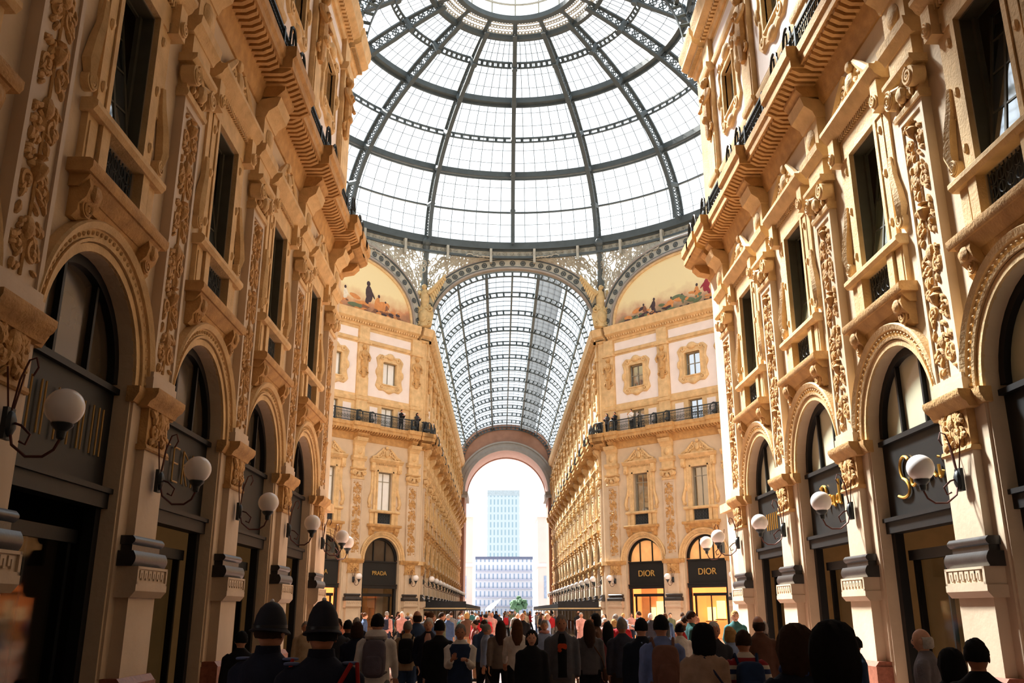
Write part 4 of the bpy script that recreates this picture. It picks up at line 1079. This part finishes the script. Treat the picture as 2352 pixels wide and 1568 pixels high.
def pose(name, ll, lk, rl, rk, la, le, ra, re_, spread=.09):
    """joint angles: thigh forward, knee bend, upper arm forward, elbow bend for each side"""
    J = {}
    for s, th, kn, ar, el in ((-1,ll,lk,la,le),(1,rl,rk,ra,re_)):
        hip = Vector((s*.095,0,.90)); k = hip+Vector((s*.01,sin(th),-cos(th)))*.43; a = k+Vector((0,sin(th-kn),-cos(th-kn)))*.42
        sh = Vector((s*.175,-.012,1.375)); e = sh+Vector((s*spread*2,sin(ar),-cos(ar))).normalized()*.29
        wv = Vector((-s*(.0 if el < .6 else .35),sin(ar+el),-cos(ar+el))).normalized(); w = e+wv*.25
        J[s] = (hip,k,a,sh,e,w,wv)
    low = min(J[-1][2].z, J[1][2].z)-.065
    g = G()
    g.loft([ell(0,y,z,a,b) for z,a,b,y in ((.84,.13,.10,0),(.92,.165,.115,0),(1.02,.15,.10,0),(1.12,.14,.095,.0),(1.25,.165,.105,.0),(1.36,.18,.105,-.005),(1.43,.13,.08,-.01),(1.47,.07,.06,-.005))])
    for s in (-1,1):
        h,k,a,sh,e,w,wv = J[s]
        g.tube([h,(h+k)/2,k,(k*2+a)/3,a], [.092,.078,.058,.056,.038], 10); g.tube([sh,(sh+e)/2,e,(e+w)/2,w], [.05,.046,.04,.036,.026], 10)
        g.loft([ell(a.x,a.y+.05*0,a.z-.01,.035,.04),ell(a.x,a.y+.05,a.z-.045,.042,.11),ell(a.x,a.y+.055,a.z-.065,.04,.12)])
    body = remesh(g, .022, [EYE])
    hg = G(); head(hg)
    for s in (-1,1):
        h,k,a,sh,e,w,wv = J[s]; hand(hg, w, wv, (0,1,.1) if abs(wv.y) < .5 else (-s,0,.1), .35 if wv.y < .6 else .7)
    body = joined(body, hg, [PIERM, EYE, LIP])
    # clothing
    t = G()
    t.loft([ell(0,y,z,a,b) for z,a,b,y in ((.82,.185,.135,0),(.92,.188,.138,0),(1.05,.178,.128,0),(1.15,.172,.124,0),(1.26,.186,.132,0),(1.35,.192,.126,-.005),(1.41,.165,.105,-.01),(1.45,.112,.085,-.01),(1.485,.074,.072,-.01),(1.5,.066,.064,-.005))])
    for s in (-1,1):
        h,k,a,sh,e,w,wv = J[s]; t.tube([sh+Vector((-s*.03,0,.012)),sh+Vector((s*.02,0,-.03)),(sh+e)/2,e,(e+w)/2,w-wv*.02], [.06,.07,.064,.057,.052,.046], 10)
    top = remesh(t, .02, [PIERM])
    t2 = G(); t2.add(t.v, t.f); t2.loft([ell(0,0,z,a,b) for z,a,b in ((.45,.24,.2),(.6,.225,.18),(.8,.2,.15),(1.0,.185,.135))])
    coat = remesh(t2, .022, [PIERM])
    q = G(); q.loft([ell(0,0,z,a,b) for z,a,b in ((.80,.14,.12),(.88,.178,.125),(.97,.165,.115),(1.02,.155,.11))])
    for s in (-1,1):
        h,k,a,sh,e,w,wv = J[s]; q.tube([h,(h+k)/2,k,(k*2+a)/3,a+Vector((0,0,.01))], [.105,.092,.074,.072,.06], 10)
    trou = remesh(q, .02, [PIERM])
    sh_ = G()
    shoes = []
    for s in (-1,1):
        a = J[s][2]; g2 = G(); g2.loft([ell(a.x,a.y+.0,a.z+.02,.045,.05),ell(a.x,a.y+.03,a.z-.02,.048,.1),ell(a.x,a.y+.055,a.z-.05,.05,.135),ell(a.x,a.y+.055,a.z-.066,.05,.135)]); shoes.append(g2.mesh('shoe', PIERM, 60))
    return dict(body=body, top=top, coat=coat, trousers=trou, shoes=shoes, low=low, J=J)
POSES = dict(walk=pose('walk',.42,.1,-.25,.35,-.3,.25,.35,.4), step=pose('step',-.28,.4,.36,.08,.35,.45,-.28,.2),
             stand=pose('stand',.03,.02,-.03,.05,.0,.12,.03,.15), phone=pose('phone',.04,.04,-.05,.06,.35,1.65,.4,1.6,.03),
             pocket=pose('pocket',.08,.05,-.06,.1,-.25,.75,-.2,.7,.14))
def hair_mesh(kind):
    g = G(); c = (0,.005,1.61)
    def cap(zmin, k=1.0, back=0):
        N, K = 18, 10; rings = []
        for i in range(K+1):
            t = i/K*(PI*.62); ring = []
            for j in range(N):
                p = 2*PI*j/N; f = 1.0
                tt = t*(1 - .38*max(0,sin(p)))               # hairline higher at the front
                ring.append((c[0]+.088*k*sin(tt)*cos(p), c[1]-.006+.108*k*sin(tt)*sin(p), c[2]+.122*k*cos(tt)))
            rings.append(ring)
        g.loft(rings, True, True)
    if kind == 'bald':
        g.loft([[(k*.084*cos(a),c[1]-.004+k*.102*sin(a),z) for a in [PI*1.04+(PI*.92)*j/12 for j in range(13)]]+[(.062*cos(a),c[1]+.08*sin(a),z) for a in [PI*1.96-(PI*.92)*j/12 for j in range(13)]] for z,k in ((1.52,.8),(1.54,.97),(1.6,1.01),(1.625,.96),(1.635,.85))])
    else: cap(0)
    if kind == 'long': g.loft([ell(0,-.05,1.66,.085,.05),ell(0,-.06,1.58,.1,.065),ell(0,-.075,1.48,.11,.06),ell(0,-.1,1.36,.1,.045),ell(0,-.105,1.26,.06,.03)])
    if kind == 'bob': g.loft([ell(0,-.02,1.67,.09,.085),ell(0,-.025,1.58,.105,.09),ell(0,-.03,1.5,.1,.08),ell(0,-.03,1.48,.07,.06)])
    if kind == 'bun': g.blob((0,-.11,1.68), .05, 10, 7)
    if kind == 'big': g.loft([ell(0,-.02+o,z,a,b,22) for z,a,b,o in ((1.755,.03,.03,0),(1.74,.07,.07,0),(1.71,.098,.1,0),(1.66,.116,.112,-.005),(1.59,.124,.112,-.01),(1.52,.126,.1,-.015),(1.46,.112,.08,-.02),(1.42,.08,.05,-.02),(1.40,.04,.025,-.02))])
    rr = random.Random(len(kind)); amp = .012 if kind == 'big' else .005
    g.v = [(x+amp*sin(z*90+y*60+3*sin(x*70)), y+amp*sin(x*110+z*40), z+amp*.6*sin(x*80+y*95)) for x,y,z in g.v]
    return g.mesh('hair', PIERM, 60)
HAIR = {k: hair_mesh(k) for k in ('short','long','bald','bob','bun','big')}
def bag_meshes():
    g = G(); sq(g, (0,-.2,1.18), (.15,.09,.23)); sq(g, (0,-.28,1.1), (.11,.05,.12)); pack = g.mesh('backpack', PIERM, 60)
    g = G()
    for s in (-1,1): g.tube([(s*.1,-.13,1.36),(s*.12,-.05,1.475),(s*.125,.1,1.38),(s*.14,.14,1.2),(s*.16,0,1.02),(s*.12,-.14,1.0)], .017, 6)
    straps = g.mesh('strap', PIERM)
    g = G(); sq(g, (.27,0,.82), (.05,.14,.11)); g.tube([(.26,0,.92),(.2,.12,1.3),(.1,.02,1.49),(-.02,-.1,1.42),(.2,-.13,1.1),(.26,-.02,.92)], .012, 6); sbag = g.mesh('shoulder_bag', PIERM, 60)
    g = G(); g.loft([ell(0,-.07,1.40,.13,.05),ell(0,-.1,1.45,.15,.075),ell(0,-.09,1.5,.13,.07),ell(0,-.04,1.53,.09,.05)]); hood = g.mesh('hood', PIERM, 60)
    return pack, straps, sbag, hood
PACK, STRAPS, SBAG, HOOD = bag_meshes()
def helmet_meshes():
    g = G(); g.loft([ell(0,0,z,a,b,24,t) for z,a,b,t in ((1.600,.115,.15,-.02),(1.61,.112,.145,-.015),(1.625,.095,.12,-.008),(1.66,.092,.114,0),(1.71,.083,.1,0),(1.755,.064,.077,0),(1.785,.038,.046,0),(1.795,.012,.015,0))])
    h = g.mesh('helmet', mat('navy felt', srgb(26,28,42), .75, .1, 8), 50)
    g = G(); g.loft([ell(0,0,z,a,b,24) for z,a,b in ((1.628,.098,.122),(1.648,.097,.12),(1.648,.09,.11),(1.628,.09,.11))], True, False); band = g.mesh('helmet_band', mat('helmet band', srgb(18,18,26), .4, 0), 50)
    g = G(); g.blob((0,0,1.8), .014, 8, 6); knob = g.mesh('helmet_knob', mat('silver knob', srgb(200,200,200), .3, 0, metal=.8))
    return h, band, knob
HELM = helmet_meshes()
CM = {}
def cloth(c, sc=9):
    if c not in CM: CM[c] = mat('cloth_%d_%d_%d'%c, srgb(*c), .85, .18, sc, .15, 60, spec=.2)
    return CM[c]
def stripes():
    m = mat('striped knit', srgb(200,200,200), .85, 0); n = m.node_tree.nodes; l = m.node_tree.links
    tc = n.new('ShaderNodeTexCoord'); sx = n.new('ShaderNodeSeparateXYZ'); l.new(tc.outputs['Object'], sx.inputs[0])
    ma = n.new('ShaderNodeMath'); ma.operation = 'MULTIPLY'; ma.inputs[1].default_value = 4.4; fr = n.new('ShaderNodeMath'); fr.operation = 'FRACT'
    l.new(sx.outputs['Z'], ma.inputs[0]); l.new(ma.outputs[0], fr.inputs[0])
    r = n.new('ShaderNodeValToRGB'); r.color_ramp.interpolation = 'CONSTANT'; e = r.color_ramp.elements
    e[0].color = srgb(146,34,44); e[1].position = .34; e[1].color = srgb(222,212,200); k = e.new(.6); k.color = srgb(46,62,104); k = e.new(.82); k.color = srgb(222,212,200)
    l.new(fr.outputs[0], r.inputs[0]); l.new(r.outputs[0], n['Principled BSDF'].inputs['Base Color']); return m
STRIPE = stripes()
SKIN = [srgb(206,150,122), srgb(190,132,104), srgb(222,170,142), srgb(140,94,70)]
SKM = [mat('skin %d'%i, c, .55, .08, 20, spec=.35) for i, c in enumerate(SKIN)]
HC = dict(black=(24,22,24), brown=(58,40,30), chestnut=(88,58,38), grey=(140,134,130), white=(206,202,196), blond=(170,134,84))
def setm(o, m):
    for i in range(len(o.material_slots)):
        if i == 0: o.material_slots[0].link = 'OBJECT'; o.material_slots[0].material = m
NAVY, BLK, CHAR, GREY, BEI, TAN, WHI, DEN, LBL, RED, OLV, BRN, PNK, TEAL = (34,38,56), (28,28,32), (58,58,64), (112,110,112), (184,164,138), (150,112,82), (222,218,214), (62,84,122), (150,172,214), (176,36,44), (86,92,72), (92,66,52), (204,150,144), (60,110,112)
f0, pit, yw, cx0 = 2060.0, math.radians(16.7), math.radians(.75), -.97
def spot(u, v, Y):
    a, b = (u-1176)/f0, (784-v)/f0; y = cos(pit)-b*sin(pit); z = sin(pit)+b*cos(pit)
    X, Yd = a*cos(yw)+y*sin(yw), -a*sin(yw)+y*cos(yw); t = Y/Yd; return cx0+t*X, Y, H+t*z
FACE = dict(b=0, f=PI, l=PI/2, r=-PI/2)
NP = [0]
def person(u, v, Y, face, ps, top, topc, trc, hair, hc, label, extra=(), skin=None, xyz=None, wide=1.0, group='people crowding the arcade'):
    X, Y, zt = xyz or spot(u, v, Y)
    hat = .07 if 'helmet' in extra else .035 if hair == 'big' else 0
    p = POSES[ps]; sc = (zt-hat)/(1.72-p['low']); sc = min(max(sc,.80),1.16)
    rz = FACE[face] if isinstance(face, str) else face
    k = NP[0]; NP[0] += 1
    r = thing('person', label, 'person', (X,Y,-p['low']*sc), rz, group); r.scale = (sc*wide,sc*wide,sc)
    def part(nm, me, m):
        o = obj(nm, me, r); setm(o, m) if m else None; return o
    part('body', p['body'], SKM[k%3 if skin is None else skin])
    part({'coat':'coat','top':'jacket','shirt':'shirt'}[top], p['coat'] if top == 'coat' else p['top'], STRIPE if topc == 'stripe' else cloth(topc))
    part('trousers', p['trousers'], cloth(trc))
    for s in p['shoes']: part('shoe', s, cloth((30,28,28)))
    if hair: part('hair', HAIR[hair], cloth(HC[hc], 30))
    for e in extra:
        if e == 'helmet':
            h = part('helmet', HELM[0], None); obj('helmet_band', HELM[1], h); obj('helmet_knob', HELM[2], h)
        elif e == 'police':
            J = p['J']; red = cloth((170,44,40))
            for s in (-1,1):
                g = G(); sq(g, (s*.165,-.01,1.438), (.045,.04,.01), .6); part('epaulette', g.mesh('epaulette', PIERM), cloth((96,110,150)))
            g = G(); g.tube([(.205,-.05,1.44),(.215,-.12,1.3),(.2,-.14,1.1),(.18,-.15,.9)], .012, 6); part('red_cord', g.mesh('red_cord', PIERM), red)
            g = G(); g.loft([ell(0,-.01,1.46,.083,.078),ell(0,-.008,1.52,.074,.07),ell(0,-.008,1.52,.066,.062),ell(0,-.01,1.46,.07,.066)], True, False); part('collar', g.mesh('collar', PIERM), cloth((28,30,48)))
        elif e == 'crossbelt':
            g = G(); g.tube([(.17,-.09,1.44),(.06,-.15,1.25),(-.08,-.16,1.05),(-.19,-.1,.9)], .013, 6); part('red_strap', g.mesh('red_strap', PIERM), cloth((170,44,40)))
        elif isinstance(e, tuple):
            kd, c = e
            if kd == 'pack': b = part('backpack', PACK, cloth(c)); o = obj('strap', STRAPS, b); setm(o, cloth(c))
            if kd == 'bag': part('shoulder_bag', SBAG, cloth(c))
            if kd == 'hood': part('hood', HOOD, cloth(c))
            if kd == 'logo':
                g = G(); sq(g, (0,.128,1.28), (.07,.012,.05), .8); g.blob((.03,.13,1.23), (.04,.012,.03), 8, 5); part('shirt_print', g.mesh('shirt_print', PIERM), cloth(c))
            if kd == 'inner':
                g = G(); g.loft([[(w*cos(2*PI*j/12)*1.0, .124+d, z+0*j) if False else (w*cos(2*PI*j/12), y+d*sin(2*PI*j/12), z) for j in range(12)] for z,w,d,y in ((.86,.07,.02,.122),(1.05,.065,.02,.115),(1.25,.065,.02,.12),(1.38,.06,.02,.112),(1.46,.035,.02,.075))])
                part('shirt_front', g.mesh('shirt_front', PIERM, 60), cloth(c))
            if kd == 'vest':
                g = G(); g.loft([ell(0,y,z,a,b) for z,a,b,y in ((.8,.192,.142,0),(.92,.196,.146,0),(1.05,.186,.136,0),(1.15,.18,.132,0),(1.26,.2,.14,0),(1.36,.19,.136,-.005),(1.43,.14,.108,-.01))]); part('vest', g.mesh('vest', PIERM, 60), cloth(c))
            if kd == 'scarf':
                g = G(); g.tube([(.085*cos(2*PI*j/14),-.005+.08*sin(2*PI*j/14),1.47+.01*sin(j)) for j in range(14)], .032, 8, closed=True); part('scarf', g.mesh('scarf', PIERM, 60), cloth(c))
    return r
person(625,1385,6.6,-.35,'stand','coat',NAVY,NAVY,'short','brown','police officer seen from behind in a navy greatcoat and tall helmet, nearer the shaded piers',('helmet','police'),wide=1.08)
person(745,1382,5.95,.2,'stand','coat',NAVY,NAVY,'short','black','police officer from behind in navy greatcoat and helmet, red strap across the back',('helmet','police','crossbelt'),wide=1.02)
for a in [
 (556,1450,12.5,.5,'stand','top',BLK,BLK,'short','black','person in black half hidden behind a police officer beside the shaded piers',()),
 (775,1420,15.5,'f','stand','top',CHAR,NAVY,'short','brown','bare-headed person facing the camera just past the police helmets',()),
 (800,1424,17.5,'b','walk','top',BLK,CHAR,'short','black','dark-jacketed person walking away just past the police officers',()),
 (822,1428,14.5,'b','step','top',NAVY,BLK,'bob','brown','person with bobbed hair in navy beside the white hooded jacket',()),
 (868,1410,13.2,'b','walk','top',WHI,GREY,'short','black','person in a white hooded jacket carrying a large grey backpack',(('hood',WHI),('pack',(98,92,104)))),
 (937,1426,17.5,'b','stand','top',BEI,DEN,'short','grey','grey-haired person in a beige top wearing a small black backpack and jeans',(('pack',BLK),)),
 (985,1419,17.0,'f','pocket','top',NAVY,NAVY,'short','white','white-haired man facing the camera in an open navy jacket',(('inner',(200,160,150)),)),
 (1010,1424,14.6,'b','stand','coat',BLK,BLK,'short','black','broad person in a long black coat seen from behind',()),
 (1058,1433,14.0,'f','phone','top',WHI,CHAR,'short','grey','grey-haired man in a navy vest over a white shirt looking down',(('vest',(40,54,84)),)),
 (1112,1424,21,'b','walk','top',DEN,CHAR,'short','brown','person in a blue denim jacket walking away beside the bright floor',()),
 (1150,1425,18.5,'b','walk','top',(120,108,100),BLK,'long','brown','woman with long brown hair in a taupe top striding away',()),
 (1188,1422,17.6,'b','step','top',WHI,BLK,'long','chestnut','woman with long chestnut hair in a white top and black trousers',()),
 (1221,1446,13.6,'f','stand','coat',BLK,BLK,'bob','black','woman in a long black coat facing the camera in mid aisle',()),
 (1250,1424,20.5,'f','walk','top',LBL,TAN,'short','grey','grey-haired person in a light blue shirt facing the camera',(('scarf',PNK),)),
 (1289,1412,14.3,'f','stand','top',(96,98,108),GREY,'short','grey','tall man in an open grey jacket over a black shirt with orange print',(('inner',BLK),('logo',(216,84,48)))),
 (1352,1424,16.2,'b','stand','top',(92,92,98),BLK,'long','brown','woman with long brown hair in a grey top standing with her back turned',(('bag',BRN),)),
 (1395,1428,17.5,'b','walk','top',(150,90,96),(58,36,46),'long','black','woman in a rose top and plum trousers walking away',()),
 (1428,1421,15.2,'b','stand','top',(60,64,80),(62,52,48),'short','grey','grey-haired man in a slate jacket with his back turned',()),
 (1472,1420,12.6,'b','stand','coat',(30,36,50),BLK,'short','black','person in a dark blue coat standing beside the brown backpack',(('bag',LBL),)),
 (1517,1413,11.0,'b','stand','top',(120,140,196),NAVY,'short','black','person in a sky blue shirt with a brown backpack, back turned',(('pack',(126,90,78)),)),
 (1560,1432,17.0,'b','phone','top',WHI,GREY,'bun','black','person with a hair bun holding up a phone in a white top',()),
 (1574,1414,21.0,'r','stand','top',CHAR,CHAR,'short','brown','person in charcoal before the glowing orange shop window',()),
 (1612,1430,9.6,'b','stand','top',(176,148,128),BLK,'big','black','woman with big black hair in a tan jacket and dark shoulder bag',(('bag',(52,56,84)),)),
 (1638,1428,13.0,'f','stand','top',CHAR,BLK,'short','white','white-haired man with glasses facing the camera in charcoal',()),
 (1676,1440,14.5,'b','stand','top',LBL,DEN,'bob','blond','fair-haired person in a pale blue jacket by the sunlit piers',()),
 (1706,1448,9.9,'b','pocket','top','stripe',NAVY,'short','brown','person in a knit jumper striped red, white and blue',(('pack',(40,58,92)),)),
 (1741,1414,13.4,'b','stand','top',(104,72,58),BRN,'bald','brown','balding man in a broad brown jacket beside the sunlit piers',()),
 (1820,1432,6.2,.08,'stand','top',(30,34,48),BLK,'big','brown','person with a mass of brown hair in a dark blue top and scarf',(('scarf',(60,80,130)),)),
 (1905,1425,4.9,-.1,'stand','top',(72,68,74),CHAR,'big','black','person with thick black hair in a dark grey jacket with a bag strap',(('bag',(34,34,46)),)),
 (1962,1462,12.2,'l','stand','top',(44,60,84),NAVY,'short','black','person in blue half hidden behind the large sunlit pier',()),
 (2117,1443,9.6,.9,'stand','top',(128,124,132),GREY,'bald','white','bald elderly man in a grey jacket beside the sunlit piers',()),
 (2178,1486,8.1,'b','phone','coat',BLK,BLK,'big','black','shorter person all in black bending over beside the bald man',()),
 (2238,1468,6.7,-.6,'stand','coat',(26,30,36),BLK,'short','black','person in a black coat closest to the large sunlit pier',()),
]:
    person(*a)
# the far crowd
rnd = random.Random(21)
TOPN = [('black',BLK),('navy',NAVY),('charcoal',CHAR),('red',RED),('white',WHI),('beige',BEI),('denim blue',DEN),('pale blue',LBL),('olive',OLV),('brown',BRN),('pink',PNK),('teal',TEAL),('grey',GREY)]
TRN = [('black',BLK),('navy',NAVY),('grey',GREY),('tan',TAN),('jeans blue',DEN)]
used = set(); taken = []
for o in C.objects:
    if o.name.startswith('person'): taken.append((o.location.x, o.location.y))
tries = 0; cnt = 0
while cnt < 112 and tries < 4000:
    tries += 1
    Y = 17.5+(84*(rnd.random()**1.25)); X = rnd.uniform(-5.2,5.2) if Y < 34 else rnd.uniform(-8,8) if Y < 64 else rnd.uniform(-3.2,3.2)
    if any((X-a)**2+(Y-b)**2 < .75**2 for a,b in taken): continue
    t, q, h = rnd.choice(TOPN), rnd.choice(TRN), rnd.choice(('short','short','short','long','bob','bun','bald'))
    hc = rnd.choice(('black','brown','brown','chestnut','grey','blond','white')); fc = rnd.choice('bbbffflr')
    zone = 'well before the dome' if Y < 32 else 'under the dome' if Y < 64 else 'in the far arm'
    side = 'shaded side' if X < -1.5 else 'sunlit side' if X > 1.5 else 'mid aisle'
    key = (t[0], zone, side, hc if h != 'bald' else 'no')
    if key in used: continue
    used.add(key); taken.append((X,Y)); cnt += 1
    lab = '%s person, %s top, %s trousers, %s %s'%('bald' if h == 'bald' else '%s-haired'%hc, t[0], q[0], side, zone)
    person(0,0,0,FACE[fc]+rnd.uniform(-.3,.3),rnd.choice(list(POSES)),rnd.choice(('top','top','top','coat')),t[1],q[1],h,hc,lab,
           ((('pack',rnd.choice((BLK,NAVY,RED))),) if rnd.random() < .15 else ()), xyz=(X,Y,rnd.uniform(1.58,1.86)))
# people on the balconies of the corner buildings
for F, u, c, h, lab in ((FDR,-3.3,WHI,'short','person in a white top leaning on the iron balcony of the orange shop building'),(FDR,-1.7,BLK,'short','person in black at the balcony end beside the far arm, above the orange shops'),
                        (FDR,-.9,CHAR,'bob','person in charcoal at the balcony corner above the orange shops'),(FDL,2.6,BLK,'short','person in black leaning on the balcony with white roller blinds behind'),(FDL,1.0,CHAR,'bob','person in charcoal at the balcony corner below the white roller blinds')):
    x, y = F.world(u, .1)
    r = person(0,0,0,F.th,'phone','top',c,BLK,h,'black',lab,xyz=(x,y,1.7)); r.location.z = H+13.3

# ------------------------------------------------------------------ light and camera
w = bpy.data.worlds.new('World'); bpy.context.scene.world = w; w.use_nodes = True
bg = w.node_tree.nodes['Background']; bg.inputs[0].default_value = (.94,.97,1.0,1); bg.inputs[1].default_value = 1.8
sd = bpy.data.lights.new('hazy_sun', 'SUN'); sd.energy = 36.0; sd.angle = math.radians(10); sd.color = (1,.955,.88)
so = bpy.data.objects.new('hazy_sun', sd); C.objects.link(so)
so.rotation_euler = Vector((-.40,.50,.77)).to_track_quat('Z','Y').to_euler()
cd = bpy.data.cameras.new('camera'); cam = bpy.data.objects.new('camera', cd); C.objects.link(cam)
cd.sensor_width = 36; cd.lens = 2060/2352*36; cd.clip_end = 2000
cam.location = (-.97,0,H); cam.rotation_euler = (math.radians(106.7),0,math.radians(-.75))
S = bpy.context.scene; S.camera = cam
S.view_settings.view_transform = 'Standard'; S.view_settings.look = 'None'; S.view_settings.gamma = 1; S.view_settings.exposure = .0
S.cycles.max_bounces = 8; S.cycles.diffuse_bounces = 5; S.cycles.glossy_bounces = 3; S.cycles.transparent_max_bounces = 24; S.cycles.caustics_reflective = False; S.cycles.caustics_refractive = False
S.cycles.use_denoising = True
S.cycles.adaptive_threshold = 0.02
